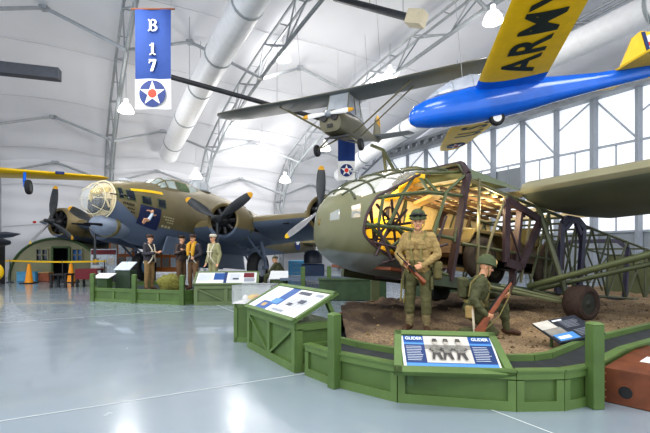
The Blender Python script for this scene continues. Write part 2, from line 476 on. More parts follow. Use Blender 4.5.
# ------------------------------------------------------------------ light, world, camera
def area(loc, tgt, size, e, col=(1,1,1)):
    li = bpy.data.lights.new('area', 'AREA'); li.energy = e; li.size = size; li.color = col
    o = bpy.data.objects.new('overhead_fill', li); C.objects.link(o); o.location = loc
    o.rotation_euler = (V(tgt)-V(loc)).to_track_quat('-Z', 'Y').to_euler(); return o
for x, y in ((-9,-4),(0,-4),(9,-4),(-9,4),(0,4.5),(9,3.5)):  # overhead fill added to brighten the hall, no fixtures behind it
    area((x, y, 10.4), (x*.9, y+1.5, 0), 3.2, 300, (1,.985,.96))
area((-7,12,9.3), (-7,14,0), 3, 330); 
w = bpy.data.worlds.new('hall'); bpy.context.scene.world = w; w.use_nodes = True
bg = w.node_tree.nodes['Background']; bg.inputs[0].default_value = (.93,.96,1,1); bg.inputs[1].default_value = 1.45
cd = bpy.data.cameras.new('camera'); cam = bpy.data.objects.new('camera', cd); C.objects.link(cam)
cam.location = (0,0,H); cam.rotation_euler = (R(90),0,0); cd.sensor_width = 36; cd.lens = 36*F/650; cd.shift_y = 35.5/650; cd.clip_end = 300
bpy.context.scene.camera = cam
vs = bpy.context.scene.view_settings; vs.view_transform = 'Standard'; vs.look = 'Medium High Contrast'; vs.exposure = .12
# ================================================================== FOUR ENGINE BOMBER
C0 = V((-7.06, 17.73, 0)); HD = R(250.7); PITCH = R(4.5)
bom = thing('bomber_aircraft', 'huge olive and grey four engined bomber with glass nose and pin-up nose art', 'airplane', C0, (0, -PITCH, HD))
RX = [3.56,3.53,3.42,3.25,3.0,2.78,2.4,1.8,1.1,.3,-.6,-2,-4,-6,-9,-12,-16,-19]
RZ = [3.03,3.03,3.04,3.06,3.08,3.10,3.08,3.05,3.02,3.0,3.0,3.0,3.0,3.0,3.0,3.05,3.15,3.25]
RW = [.05,.16,.34,.49,.58,.63,.78,.94,1.05,1.12,1.17,1.19,1.19,1.17,1.0,.75,.45,.12]
RT = [.05,.16,.34,.49,.59,.66,.76,.95,1.12,1.24,1.42,1.6,1.66,1.55,1.25,.85,.45,.15]
RB = [.05,.16,.34,.49,.6,.68,.95,1.2,1.36,1.4,1.4,1.4,1.36,1.3,1.1,.8,.45,.15]
def fus(x, ang, off=0.0):          # ang 0 = top, + to port
    i = 0
    while i < len(RX)-2 and RX[i+1] > x: i += 1
    t = max(0, min(1, (x-RX[i])/(RX[i+1]-RX[i])))
    L_ = lambda A: A[i]+(A[i+1]-A[i])*t
    w, h = L_(RW)+off, (L_(RT) if math.cos(ang) > 0 else L_(RB))+off
    return V((x, w*math.sin(ang), L_(RZ)+h*math.cos(ang)))
NA = 40
xs = [2.78,2.6,2.4,2.1,1.8,1.45,1.1,.7,.3,-.15,-.6,-1.3,-2,-3.5,-5,-6.5,-8,-10,-12,-14,-16,-17.5,-19]
mb = MB(); mb.loft([[fus(x, 2*math.pi*k/NA) for k in range(NA)] for x in xs])
mb.build('fuselage', M_['bomber_paint'], bom)
# glazed nose
ngs = [3.56,3.53,3.48,3.42,3.34,3.25,3.12,3.0,2.88,2.78]
ng = MB().loft([[fus(x, 2*math.pi*k/NA) for k in range(NA)] for x in ngs]).build('nose_glass', glass('nose_glass', (236,242,244), alpha=.2), bom)
mb = MB()
for k in (0,5,10,15,20,25,30,35): mb.path([fus(x, 2*math.pi*k/NA, .006) for x in ngs[3:]], .009, 5)
for x in (2.8,3.15): mb.path([fus(x, 2*math.pi*k/NA, .01) for k in range(NA+1)], .024 if x < 3 else .01, 5)
mb.build('nose_frame', M_['ivory'], ng)
mb = MB()       # bombardier station seen through the glass
mb.lathe([(.1,0),(.13,.2),(.13,.4),(.05,.5)], (2.95,.0,2.7), (0,0,1), 12)
mb.box((2.9,.3,2.85), (.3,.2,.35), ch=.04).box((2.85,-.3,2.85), (.3,.3,.5), ch=.04)
mb.mi(1).ell((3.05,.0,3.3), (.2,.2,.14)).box((2.86,.1,3.4), (.16,.6,.2), ch=.03).tube((2.9,-.3,2.7), (3.05,-.25,3.4), .04)
mb.mi(2).box((2.84,.36,3.2), (.14,.25,.28), ch=.04).tube((2.85,.42,2.8), (3.1,.35,3.3), .04)
mb.build('bombardier_station', [M_['engine'], mat('nose_yellow', (206,176,60), .6, 0, .3, 9), M_['cream']], bom)
MB().lathe([(.02,0),(.6,.01),(.6,.04)], (2.76,0,3.1), (1,0,0), 24).build('nose_bulkhead', M_['cream'], bom)
# chin turret
mb = MB(); 
mb.loft([[V((1.95+ x, .5*w*math.cos(a), 2.18+dz+.34*hh*math.sin(a))) for a in [2*math.pi*k/20 for k in range(20)]] for x, w, hh, dz in ((-.55,.4,.4,.12),(-.35,.85,.85,.05),(0,1.05,1.1,0),(.4,1.08,1.15,0),(.8,.98,1.05,.02),(1.0,.75,.8,.05),(1.1,.3,.3,.06))])
ct = mb.build('chin_turret', mat('turret_paint', (126,136,152), .45, 0, .08), bom)
mb = MB().loft([[V((2.42+x, .57*r*math.cos(a), 2.19+.41*r*math.sin(a))) for a in [2*math.pi*k/20 for k in range(20)]] for x, r in ((0,1),(.12,1))])
mb.build('turret_band', M_['olive'], ct)
for s in (-1, 1):
    MB().path([(2.8,.26*s,2.18),(3.15,.26*s,2.16),(3.7,.26*s,2.12)], [.055,.045,.026], 8).build('gun_barrel', M_['gun'], ct)
# windows, stripe, nose art laid on the skin
def patch(name, m_, x0, x1, a0, a1, off=.012, nx=6, na=6, parent=bom):
    mb = MB(); mb.loft([[fus(x0+(x1-x0)*i/nx, R(a0+(a1-a0)*j/na), off) for j in range(na+1)] for i in range(nx+1)], cap=False, close=False)
    return mb.build(name, m_, parent)
winm = mat('dark_window', (34,42,52), .12, 0, .2, 3)
for x0, x1, a0, a1 in ((2.54,2.68,52,84),(2.12,2.42,58,84),(1.46,1.84,70,86),(.76,1.12,70,86)):
    wn = patch('side_window', M_['olive_green'], x0-.05, x1+.05, a0-2.5, a1+2.5, .008)
    patch('window_glass', winm, x0, x1, a0, a1, .016, parent=wn)
    if len([1]) and x0 > 2:
        MB().tube(fus((x0+x1)/2, R(70), -.1), fus((x0+x1)/2+.55, R(80), .25), .025, n=6).build('cheek_gun', M_['gun'], wn)
patch('yellow_stripe', M_['yellow'], .75, 2.2, 51, 58)
AX = .68
art = patch('nose_art_panel', mat('nose_art_blue', (36,46,84), .5, 0, .12), .98, 1.92, 90, 126, .012)
def fp(x, a, o=.03): return fus(x+AX, R(a), o)
mb = MB()
mb.path([fp(.72,95),fp(.74,99)], [.05,.06], 8)                     # head
mb.path([fp(.98,98),fp(.86,97),fp(.74,100)], [.025,.03,.04], 6)    # raised arm
mb.path([fp(.55,101),fp(.62,103),fp(.72,100)], [.025,.03,.04], 6)
mb.path([fp(.86,112),fp(1.0,113),fp(1.02,121)], [.05,.045,.025], 6)
mb.path([fp(.8,113),fp(.93,116),fp(.97,122)], [.05,.04,.022], 6)
mb.mi(1).path([fp(.72,100),fp(.76,105),fp(.82,112)], [.06,.055,.07], 8)
mb.mi(2).path([fp(.70,93),fp(.66,95)], [.05,.05], 6)
mb.build('pinup_figure', [M_['skin'], mat('swimsuit', (206,220,236), .6, 0, .05), M_['hair']], art)
mb = MB()
for i in range(7): mb.loft([[fp(1.47+.06*i, 92+j*5+(i%2)*.6, .014) for j in range(2)] for i in (i, i+.62)], cap=False, close=False)
for i in range(4): mb.loft([[fp(1.44+.07*i, 101.5+j*3, .014) for j in range(2)] for i in (i, i+.7)], cap=False, close=False)
for i in range(3): mb.loft([[fp(1.4+.06*i, 107.5+j*3, .014) for j in range(2)] for i in (i, i+.7)], cap=False, close=False)
mb.build('nose_marking', mat('dark_mark', (40,38,34), .6, 0, .1), bom)
mb = MB()
for r_ in range(3):
    for i in range(5-r_): mb.loft([[fp(-.4+.12*i, 99+r_*4+j*2.2, .014) for j in range(2)] for i in (i, i+.75)], cap=False, close=False)
for i in range(3): mb.loft([[fp(-.3+.17*i, 114+j*4, .014) for j in range(2)] for i in (i, i+.7)], cap=False, close=False)
mb.build('crew_names', mat('pale_mark', (180,176,140), .6, 0, .1), bom)
# cockpit
mb = MB()
prof = [(.75,4.12,.5),(.25,4.48,.58),(-.3,4.62,.62),(-1.1,4.68,.62),(-1.9,4.66,.6),(-2.6,4.6,.5)]
rings = []
for x, zt, wd in prof:
    base = 3.75; hm = zt-base
    rings.append([V((x, wd*1.4, base)), V((x, wd*1.25, base+hm*.35)), V((x, wd*.9, base+hm*.82)), V((x, wd*.35, zt)), V((x, -wd*.35, zt)), V((x, -wd*.9, base+hm*.82)), V((x, -wd*1.25, base+hm*.35)), V((x, -wd*1.4, base))])
mb.loft(rings); ck = mb.build('cockpit_roof', M_['bomber_paint'], bom, ang=60)
cg = mat('cockpit_glass', (176,188,184), .15, 0, .25, 3)
gr = mat('cockpit_green', (74,98,56), .2, 0, .35, 5)
def rq(i, t0, t1, j0, j1, u0=0.0, u1=1.0, off=.012):
    A, B = rings[i], rings[i+1]
    def pt(t, j):
        k = int(j); f = j-k
        a = A[k].lerp(A[min(k+1,7)], f); b2 = B[k].lerp(B[min(k+1,7)], f)
        return a.lerp(b2, t)
    p = [pt(t0,j0), pt(t1,j0), pt(t1,j1), pt(t0,j1)]
    n = (p[1]-p[0]).cross(p[3]-p[0]).normalized()
    if n.z < 0 and abs(n.z) > .1: n = -n
    if n.y < 0 and abs(n.z) <= .1 and j0 < 3: n = -n
    return [q+n*off for q in p]
for i, t0_, t1_, j0, j1, mm in ((0,.15,.9,2.1,2.9,cg),(1,.1,.9,2.1,2.9,cg),(0,.3,.95,1.2,1.9,cg),(1,.08,.92,1.1,1.95,cg),(2,.03,.95,1.05,1.95,gr),(3,.05,.8,1.05,1.9,cg),(0,.15,.9,3.1,3.9,cg),(1,.1,.9,3.1,3.9,cg),(0,.15,.9,4.1,4.9,cg),(1,.1,.9,4.1,4.9,cg)):
    MB().poly(rq(i,t0_,t1_,j0,j1)).build('cockpit_window', mm, ck, smooth=False)
MB().ell((1.75,0,3.98), (.34,.26,.12)).build('astrodome', M_['canopy_glass'], bom)
tt = MB().lathe([(.52,0),(.52,.14),(.5,.3),(.4,.5),(.24,.62),(.02,.66)], (-2.75,0,4.5), (0,0,1), 18).build('top_turret', M_['canopy_glass'], bom)
mb = MB()
for k in range(4):
    a = R(45*k); mb.path([V((-2.75+.52*math.cos(a)*c, .52*math.sin(a)*c, 4.5+z)) for c, z in ((1,.14),(.97,.3),(.78,.5),(0,.67),(-.78,.5),(-.97,.3),(-1,.14))], .02, 4)
mb.torus((-2.75,0,4.55), .52, .05); mb.build('turret_frame', M_['grey_paint'], tt)
# bomb-bay door panel hanging open, entry hatch
MB().box((-.05,.8,1.72), (.9,.06,.72), Matrix.Rotation(R(-18),3,'X'), ch=.02).build('hatch_door', mat('hatch_grey', (112,124,142), .5, 0, .08), bom)
for sg in (-1, 1):
    MB().box((-4.9,.62*sg,1.35), (2.6,.06,.75), Matrix.Rotation(R(10*sg),3,'X'), ch=.02).build('bomb_bay_door', M_['b_grey'], bom)
# aft fuselage star
mb = MB(); mb.disc(fus(-13.4, R(88), .03), .5, (0,1,0.1), u=(1,0,0)); mb.mi(1).star(fus(-13.4, R(88), .04), .48, (0,1,.1), (0,0,1)); mb.build('star_insignia', [M_['navy'], M_['white']], bom, smooth=False)

# wings
def foil(xle, ch, y, z, th, n=12, inc=R(3)):
    pts = []
    for k in range(n*2):
        if k < n: c = (1-math.cos(math.pi*k/(n)))/2; s_ = 1
        else: c = (1-math.cos(math.pi*(2*n-k)/n))/2; s_ = -1
        t = 5.0*th*(.2969*math.sqrt(max(c,0))-.126*c-.3516*c*c+.2843*c**3-.1015*c**4)*ch
        zz = s_*t*(1.15 if s_ > 0 else .85)
        pts.append(V((xle-c*ch*math.cos(inc), y, z+zz-c*ch*math.sin(inc))))
    return pts
def wing(side):
    st = [(0.9,-1.0,5.8,2.55,.17),(3.2,-1.25,5.4,2.78,.165),(7.0,-1.85,4.5,3.08,.14),(9.6,-2.3,3.8,3.28,.11),(10.3,-2.7,3.1,3.34,.08),(10.6,-3.2,2.0,3.36,.05)]
    mb = MB(); rings = [foil(x, c, side*y, z, t) for y, x, c, z, t in st]
    mb.loft(rings)
    n0 = len(mb.f)
    # upper faces olive, lower faces grey
    n = len(rings[0])
    for i in range(n0):
        k = i % n
        mb.m[i] = 0 if (k < n//2) else 1
    o = mb.build('wing', [M_['olive'] if False else mat('wing_olive', (124,112,78), .5, 0, .1, 1.2), M_['b_grey']], bom)
    return o
w_port, w_star = wing(1), wing(-1)
MB().lathe([(.0,0),(.07,.03),(.07,.14),(.0,.22)], (-2.75,-10.62,3.34), (0,-1,0), 8).build('wing_light', M_['red'], w_star)
MB().box((-1.72,5.1,2.86), (.12,.3,.22), Matrix.Rotation(R(8),3,'Z'), ch=.03).build('landing_lamp', M_['black'], w_port)
# nacelles, engines, propellers
def nacelle(y, x0, z0):
    L = lambda pr: [[V((x0+x, y+r*math.cos(a)*1.0, z0+dz+r*math.sin(a)*sq)) for a in [2*math.pi*k/24 for k in range(24)]] for x, r, dz, sq in pr]
    body = MB().loft(L(((-.42,.58,0,1),(-.33,.66,0,1),(-.36,.72,0,1),(-.6,.77,0,1),(-1.0,.8,0,1),(-1.35,.8,0,1),(-1.45,.79,-.02,1),(-2.2,.78,-.12,1),(-3.2,.72,-.2,1),(-4.3,.5,-.2,.9),(-5.3,.15,-.15,.8))), cap=False).build('engine_nacelle', M_['nacelle_paint'], bom)
    mb = MB(); mb.lathe([(.0,0),(.58,.0)], (x0-.6,y,z0), (1,0,0), 24)
    for k in range(9):
        a = 2*math.pi*k/9; d = V((0, math.cos(a), math.sin(a))); c = V((x0-.5,y,z0))
        mb.tube(c+d*.2, c+d*.54, .105, .1, 8)
        mb.tube(c+d*.2+V((.12,0,0)), c+d*.5+V((.12,0,0)), .018, n=5)
    mb.lathe([(.3,-.1),(.27,.12),(.16,.26),(.08,.34)], (x0-.5,y,z0), (1,0,0), 16)
    mb.build('radial_engine', M_['engine'], body)
    mb = MB()
    for k in range(12):
        a = 2*math.pi*k/12+.1
        mb.box((x0-1.4, y+.8*math.cos(a), z0+.8*math.sin(a)), (.12,.18,.02), Matrix.Rotation(a-math.pi/2,3,'X'))
    mb.build('cowl_flap', M_['olive_green'], body)
    if abs(y) > 5: return body
    mb = MB().box((x0-2.1,y+.72*(1 if y > 0 else -1),z0-.2), (1.1,.12,.2), ch=.03); mb.build('exhaust_duct', M_['engine'], body)
    return body
def propeller(y, x0, z0, degs, cols):
    hub = MB().lathe([(.16,-.12),(.17,0),(.15,.1),(.09,.2),(.085,.34),(.03,.4)], (x0,y,z0), (1,0,0), 14).build('propeller', M_['prop_black'], bom)
    for d, cm in zip(degs, cols):
        a = R(d); u = V((0, math.cos(a), math.sin(a))); t = V((0,-math.sin(a),math.cos(a))); c = V((x0,y,z0)); rings = []; ms = []
        st = ((.1,.075,.06,50),(.3,.08,.065,48),(.5,.14,.05,42),(.8,.185,.035,34),(1.15,.185,.026,27),(1.45,.16,.02,22),(1.6,.135,.016,20),(1.601,.135,.016,20),(1.72,.09,.012,19),(1.77,.03,.008,19))
        for r, w, th, tw in st:
            e = t*math.cos(R(tw))+V((1,0,0))*math.sin(R(tw)); nn = u.cross(e)
            rings.append([c+u*r+e*w*math.cos(q)+nn*th*math.sin(q) for q in [2*math.pi*k/10 for k in range(10)]])
        mb = MB().loft(rings)
        for i in range(len(mb.f)): mb.m[i] = 1 if (i//10 >= 6 and i < 90) or i == len(mb.f)-1 else 0
        mb.build('propeller_blade', [cm, M_['yellow'] if cm is not M_['prop_black'] else M_['orange_yellow']], hub)
PB, PG = M_['prop_black'], M_['prop_grey']
for y, x0, z0, degs, cols in ((2.95,0,2.75,(33,150,270),(PB,PB,PB)),(-3.2,.1,2.72,(155,275,35),(PB,PB,PB)),(6.85,-1.0,3.12,(90,215,335),(PB,PG,PB)),(-7.2,-1.0,3.05,(86,218,330),(PB,PG,PB))):
    nacelle(y, x0, z0); propeller(y, x0, z0, degs, cols)
# main gear
rp = bpy.data.objects.new('none', None); bpy.data.objects.remove(rp)
def wheel(mb_name, c, r, w, ax, tire, hub, parent, spokes=6):
    ax = V(ax).normalized(); c = V(c)
    k = [(r*.56,-w*.42),(r*.7,-w*.5),(r*.88,-w*.46),(r*.97,-w*.3),(r,-w*.1),(r,w*.1),(r*.97,w*.3),(r*.88,w*.46),(r*.7,w*.5),(r*.56,w*.42)]
    t = MB().lathe(k, c, ax, 28, cap=False); t.build(mb_name, tire, parent)
    par = [o for o in parent.children if o.name.split('.')[0] == mb_name][-1]
    for sgn in (1, -1):
        mb = MB().lathe([(r*.58,w*.4*sgn),(r*.5,w*.3*sgn),(r*.3,w*.34*sgn),(r*.16,w*.44*sgn),(.01,w*.46*sgn)], c, ax, 20)
        u = ax.orthogonal().normalized(); q = ax.cross(u)
        for i in range(spokes):
            a = 2*math.pi*i/spokes; d = u*math.cos(a)+q*math.sin(a)
            mb.mi(1).disc(c+d*r*.4+ax*w*.345*sgn, r*.08, ax, 10)
        mb.mi(0); mb.build('wheel_hub', [hub, M_['black']], par)
    return par
for s, hub in ((1, M_['hub_silver']), (-1, M_['tire_hub'])):
    c = V((-3.0, 3.2*s, .98))
    wheel('main_wheel', c, .72, .5, (0,1,0), M_['rubber'], hub, bom, 8)
    mb = MB(); y = 3.2*s
    mb.tube((-3.0,y+.42,.98), (-2.6,y+.3,2.2), .075); mb.tube((-3.0,y-.42,.98), (-2.6,y-.3,2.2), .075)
    mb.tube((-3.0,y-.5,.98), (-3.0,y+.5,.98), .07)
    mb.tube((-2.95,y+.42,1.2), (-1.4,y+.3,2.2), .045).tube((-2.95,y-.42,1.2), (-1.4,y-.3,2.2), .045)
    mb.tube((-2.4,y-.4,1.6), (-2.2,y+.4,1.85), .03)
    mb.build('landing_gear_leg', M_['b_grey'], bom)
# tail
def slab(name, pts, th, ax, m_):
    o_ = V(ax)*th; MB().prism([V(p)-o_/2 for p in pts], o_).build(name, m_, bom, smooth=False)
slab('tail_fin', [(-12,0,3.7),(-15,0,4.6),(-16.6,0,6.0),(-18.2,0,6.1),(-18.8,0,3.3),(-15,0,3.4)], .16, (0,1,0), M_['olive'])
slab('tail_plane', [(-14.6,-.3,3.35),(-15.4,-4.6,3.4),(-17.2,-4.7,3.4),(-17.6,0,3.35),(-17.2,4.7,3.4),(-15.4,4.6,3.4),(-14.6,.3,3.35)], .18, (0,0,1), M_['olive'])
tw_ = V((-16.6,0,2.5)); MB().tube((-16.6,0,2.9), (-16.6,0,1.7), .06).build('tail_strut', M_['b_grey'], bom)
wheel('tail_wheel', (-16.6,0,1.62), .3, .2, (0,1,0), M_['rubber'], M_['hub_silver'], bom)
# wheel pads / tail stand
Mr = Matrix.Translation(C0) @ Matrix.Rotation(HD,4,'Z') @ Matrix.Rotation(-PITCH,4,'Y')
for s, nm in ((1,'right main wheel'),(-1,'left main wheel')):
    p = Mr @ V((-3.0,3.2*s,.98)); zt = p.z-.72
    t = thing('wheel_ramp', 'low grey steel pad under the %s of the bomber' % nm, 'wheel pad', (p.x,p.y,0), HD)
    if zt > .02: MB().box((0,0,zt/2), (.7,.7,zt), ch=min(.02, zt*.3)).build('pad', M_['dark_steel'], t)
p = Mr @ V((-16.6,0,1.62-.3))
if p.z > .05:
    t = thing('tail_stand', 'grey stand under the bomber tail wheel', 'stand', (p.x,p.y,0), HD)
    MB().box((0,0,p.z-.04), (.6,.6,.08)).tube((0,0,0),(0,0,p.z-.06),.09).box((0,0,.03),(.8,.8,.06)).build('pillar', M_['dark_steel'], t)
# ================================================================== CARGO GLIDER (cut open)
GP = R(7.4); GA = math.atan2(.52, .85)
GL = V((-.26, 6.82, .385))
gl = thing('cargo_glider', 'olive wartime cargo glider with cut-away side showing green frame tubes', 'glider', GL, (0, GP, GA))
GM = Matrix.Translation(GL) @ Matrix.Rotation(GA,4,'Z') @ Matrix.Rotation(GP,4,'Y')
def gw(a, b, h): return GM @ V((a, b, h))       # aft, starboard, up
GX = [0,.03,.1,.25,.5,.85,1.3,1.8,2.15]
GW = [.03,.18,.34,.52,.70,.84,.94,1.0,1.02]
GT = [1.62,1.78,1.92,2.1,2.3,2.5,2.7,2.84,2.88]
GB = [1.5,1.3,1.17,1.04,.92,.85,.82,.82,.84]
def gn(a, ang, off=0.0):       # ang 0 top, + to port (-y)
    i = 0
    while i < len(GX)-2 and GX[i+1] < a: i += 1
    t = max(0, min(1, (a-GX[i])/(GX[i+1]-GX[i])))
    L = lambda A: A[i]+(A[i+1]-A[i])*t
    w, T, B = L(GW)+off, L(GT)+off, L(GB)-off
    c, s = math.cos(ang), math.sin(ang); e = .78
    x = math.copysign(abs(s)**e, s)*w; z = math.copysign(abs(c)**e, c)
    zc = (T+B)/2
    return V((a, -x, zc+z*(T-B)/2))
NU, NS = 96, 64
def cut(deg):       # port side: skin ends at this station
    if 38 < deg < 62: return .6+(62-deg)*.038
    if 62 <= deg < 96: return .42+((96-deg)/34)**2*.18
    if 96 <= deg < 128: return .42+((deg-96)/32)**2*.55
    if 128 <= deg < 136: return .97+(deg-128)*.13
    return 9
skin, glz, lin_, win_, clr = MB(), MB(), MB(), [MB() for _ in range(5)], MB()
As = [2.15*(k/NS)**1.35 for k in range(NS+1)]
def region(a, deg):
    d = (deg+180) % 360-180
    if d > 0 and a > cut(d): return None
    if abs(d) < 56 and a > .16+.0018*abs(d)**1.2: return 'glass' if a < .85 else 'clear'
    if 66 < abs(d) < 86 and .24 < a < .37: return 'win%d' % (d > 0)
    if 62 < abs(d) < 86 and .05 < a < .13: return 'win%d' % (2+(d > 0))
    if d < 0 and 60 < abs(d) < 86 and .6 < a < 1.1: return 'win4'
    return 'skin'
for i in range(NS):
    for k in range(NU):
        a0, a1 = As[i], As[i+1]; u0, u1 = 360*k/NU, 360*(k+1)/NU
        rg = region((a0+a1)/2, (u0+u1)/2)
        if rg is None: continue
        tgt = win_[int(rg[3])] if rg.startswith('win') else {'glass': glz, 'clear': clr, 'skin': skin}[rg]
        tgt.add([gn(a0,R(u0)), gn(a1,R(u0)), gn(a1,R(u1)), gn(a0,R(u1))], [(0,1,2,3)])
        d = ((u0+u1)/2+180) % 360-180
        if rg == 'skin' and a0 > .9 and d < 0: lin_.add([gn(a0,R(u0),-.03), gn(a1,R(u0),-.03), gn(a1,R(u1),-.03), gn(a0,R(u1),-.03)], [(0,1,2,3)])
def weld(o, keep=True):
    bm = bmesh.new(); bm.from_mesh(o.data); bmesh.ops.remove_doubles(bm, verts=bm.verts, dist=1e-4); bmesh.ops.recalc_face_normals(bm, faces=bm.faces); bm.to_mesh(o.data); bm.free()
    o.data.shade_smooth(); return o
weld(skin.build('nose_skin', M_['glider_paint'], gl)); weld(glz.build('nose_glazing', M_['frost_glass'], gl)); gwm = glass('glider_window', (150,158,158), alpha=.75); [weld(w_.build('side_window', gwm, gl)) for w_ in win_ if w_.f]; weld(clr.build('roof_glazing', M_['glass'], gl))
weld(lin_.build('inner_lining', M_['cream'], gl))
mb = MB()   # glazing bars
for a in (.3,.55,.82,1.15,1.6,2.12): mb.path([gn(a, R(d), .012) for d in range(-56, 57 if a < .8 else 40, 8)], .02 if a < 2 else .03, 5)
for d in (-56,-28,0,28): mb.path([gn(a, R(d), .012) for a in (.2,.32,.42,.55,.7,.95,1.2,1.5,1.8,2.14)], .018, 5)
mb.build('glazing_bar', M_['glider_tube'], gl)
mb = MB()   # dark edge of the cut
mb.path([gn(min(cut(d+.01), 2.12), R(d), .0) for d in range(38, 137, 3)]+[gn(2.12, R(136), 0)], .022, 6)
mb.build('cut_edge', M_['frame_purple'], gl)
# tow bracket of bent pipe above the nose
gi = GM.inverted(); mb = MB()
ap = gi @ at(383,150,7.7)
mb.path([gi @ at(371,145,7.6), ap, gi @ at(395,172,7.8)], .032, 8).path([ap, gi @ at(386,172,8.0)], .028, 8)
mb.build('tow_bracket', M_['glider_tube'], gl)
MB().path([gn(.55,R(8)), gn(.55,R(8))+V((0,0,.14)), gn(.5,R(8))+V((-.12,0,.16))], .018, 6).build('pitot_tube', M_['steel'], gl)

# nose frame tubes inside the opening (port side at y = -1)
G_, P_ = M_['glider_tube'], M_['frame_purple']
def tubes(name, segs, r, m_, parent=gl, n=6):
    mb = MB()
    for s_ in segs: mb.path(s_, r, n)
    return mb.build(name, m_, parent)
y = -1.0
sp = lambda a, d: tuple(gn(a, R(d), -.02))
tubes('nose_longeron', [[sp(.58,64),sp(.95,66),sp(1.4,67),(2.2,y,2.3)],[sp(.43,92),sp(1.0,95),(2.1,y,1.55)],[sp(1.15,132),(2.05,y,.93)]], .034, mat('bright_green_tube',(80,88,60),.5,0,.2,4))
GG = mat('frame_green', (76,86,54), .5, 0, .2, 4)
tubes('nose_diagonal', [[sp(1.35,38),sp(.98,66),sp(.78,92)],[sp(1.42,36),sp(1.45,67)],[sp(1.47,36),sp(1.62,67)],[(2.25,-.95,2.74),(1.72,-1,2.28),(1.45,-.98,1.2)],[(2.28,-.98,2.66),(2.0,-1,1.5)],
    [sp(.45,90),sp(1.1,125)],[sp(.62,92),sp(.68,66)],[sp(1.2,96),sp(.85,118)],[sp(1.2,96),sp(1.6,128)],[sp(.85,94),(1.6,-.97,1.28)],[sp(1.38,36),(2.25,-.8,2.76)]], .028, GG)
tubes('nose_strut', [[(.6,-.4,2.0),(.85,-.5,1.2)],[(.7,-.3,2.2),(.9,-.4,1.0)],[(.6,-.65,1.9),(1.4,-.6,1.4)],[(.6,-.4,1.35),(1.5,-.3,1.5)],[(.8,-.76,2.0),(1.25,-.5,1.1)],[(.55,.1,1.5),(1.4,-.85,1.75)],[(.65,-.7,1.1),(1.0,-.8,2.1)],[(.75,-.75,1.0),(1.9,-.95,1.45)],[(1.5,-.95,.95),(1.8,-.97,1.9)],
    [(.8,-.2,1.0),(1.1,-.8,1.9)],[(.58,-.7,1.3),(1.1,-.85,1.25)],[(.6,-.7,1.6),(.9,-.8,1.05)]], .022, P_)
mb = MB()
for q in (-.5,.4): MB().torus((1.05,q,1.75), .2, .018, (1,0,.5), 20, 6).tube((1.05,q,1.75),(.7,q,1.3),.025).tube((1.05,q-.19,1.75),(1.05,q+.19,1.75),.014).build('control_wheel', M_['frame_purple'], gl)
# interior: floor, seats, yellow crates, wooden roof slats
YW = mat('interior_yellow', (232,190,44), .7, 0, .12, 5)
MB().box((1.5,0,.93), (1.3,1.7,.05)).build('cockpit_floor', M_['wood'], gl)
for s_ in (-.45,.45):
    st = MB().box((1.35,s_,1.25), (.4,.42,.1), ch=.03).box((1.56,s_,1.6), (.09,.42,.7), Matrix.Rotation(R(8),3,'Y'), ch=.03).build('pilot_seat', YW, gl)
    MB().box((1.35,s_,1.08), (.3,.34,.26)).build('seat_base', P_, st)
MB().box((1.8,.55,1.45), (.5,.6,.9), ch=.03).build('stowage_box', YW, gl)
for k, (a, b, h) in enumerate(((1.5,.3,2.35),(1.75,.2,2.5),(1.4,-.2,2.52),(1.9,-.1,2.3))):
    MB().beam((a,b-.5,h), (a+.5,b+.5,h+.04), .16, .07).build('roof_board', [YW, mat('board_tan%d' % k, (214,180,118), .7, 0, .2, 6)][k % 2], gl)
mb = MB()
for k in range(7): mb.beam((2.2+.24*k,-.85,2.6-.02*k), (2.2+.24*k,.9,2.62-.02*k), .07, .04)
mb.build('roof_slat', M_['cream'], gl)
mb = MB()
for k in range(6): mb.beam((2.15,-.75+.3*k,2.5), (4.6,-.75+.3*k,2.42), .06, .05)
mb.build('roof_batten', mat('batten_brown', (92,70,50), .7, 0, .25, 5), gl)
MB().quad((2.2,.98,1.2),(5.4,.98,1.2),(5.4,.98,2.6),(2.2,.98,2.6)).build('far_lining', mat('far_lining', (190,168,122), .8, 0, .25, 4), gl, smooth=False)
# main purple hinge frame
def ringframe(name, a, m_, y0=1.0, z0=.86, z1=2.86, w=.1, lean=0.0, arch=.25, holes=False):
    mb = MB(); pts = [(a,-y0,z0),(a+lean*.6,-y0,z1-arch),(a+lean,-y0*.72,z1),(a+lean,y0*.72,z1),(a+lean*.6,y0,z1-arch),(a,y0,z0)]
    for p, q in zip(pts, pts[1:]): mb.beam(p, q, w, .07, (1,0,0))
    mb.beam(pts[0], pts[-1], w, .07, (1,0,0))
    return mb.build(name, m_, gl, smooth=False)
ringframe('hinge_frame', 1.97, P_, w=.12, lean=.34, z1=2.92)
ringframe('bay_frame', 3.62, P_, y0=.98, z1=2.62, w=.11, lean=.12)
PU = mat('frame_violet', (58,57,80), .45, 0, .3, 3)
mb = MB(); o_ = [(5.05,-1.0,.9),(5.05,-1.0,2.3),(5.2,-1.0,2.44),(5.62,-1.0,2.46),(5.84,-1.0,2.36),(5.84,-1.0,.95)]
for p, q in zip(o_, o_[1:]): mb.beam(p, q, .13, .07, (0,1,0))
mb.beam((5.05,-1,1.0),(5.84,-1,1.0),.12,.07,(0,1,0)); mb.beam((5.14,-1,2.2),(5.34,-1,2.38),.1,.06,(0,1,0)); mb.beam((5.55,-1,2.4),(5.75,-1,2.2),.1,.06,(0,1,0))
mb.build('side_door_frame', PU, gl, smooth=False)
ringframe('bay_frame', 8.2, PU, y0=.82, z0=1.0, z1=2.42, w=.09, arch=.2)
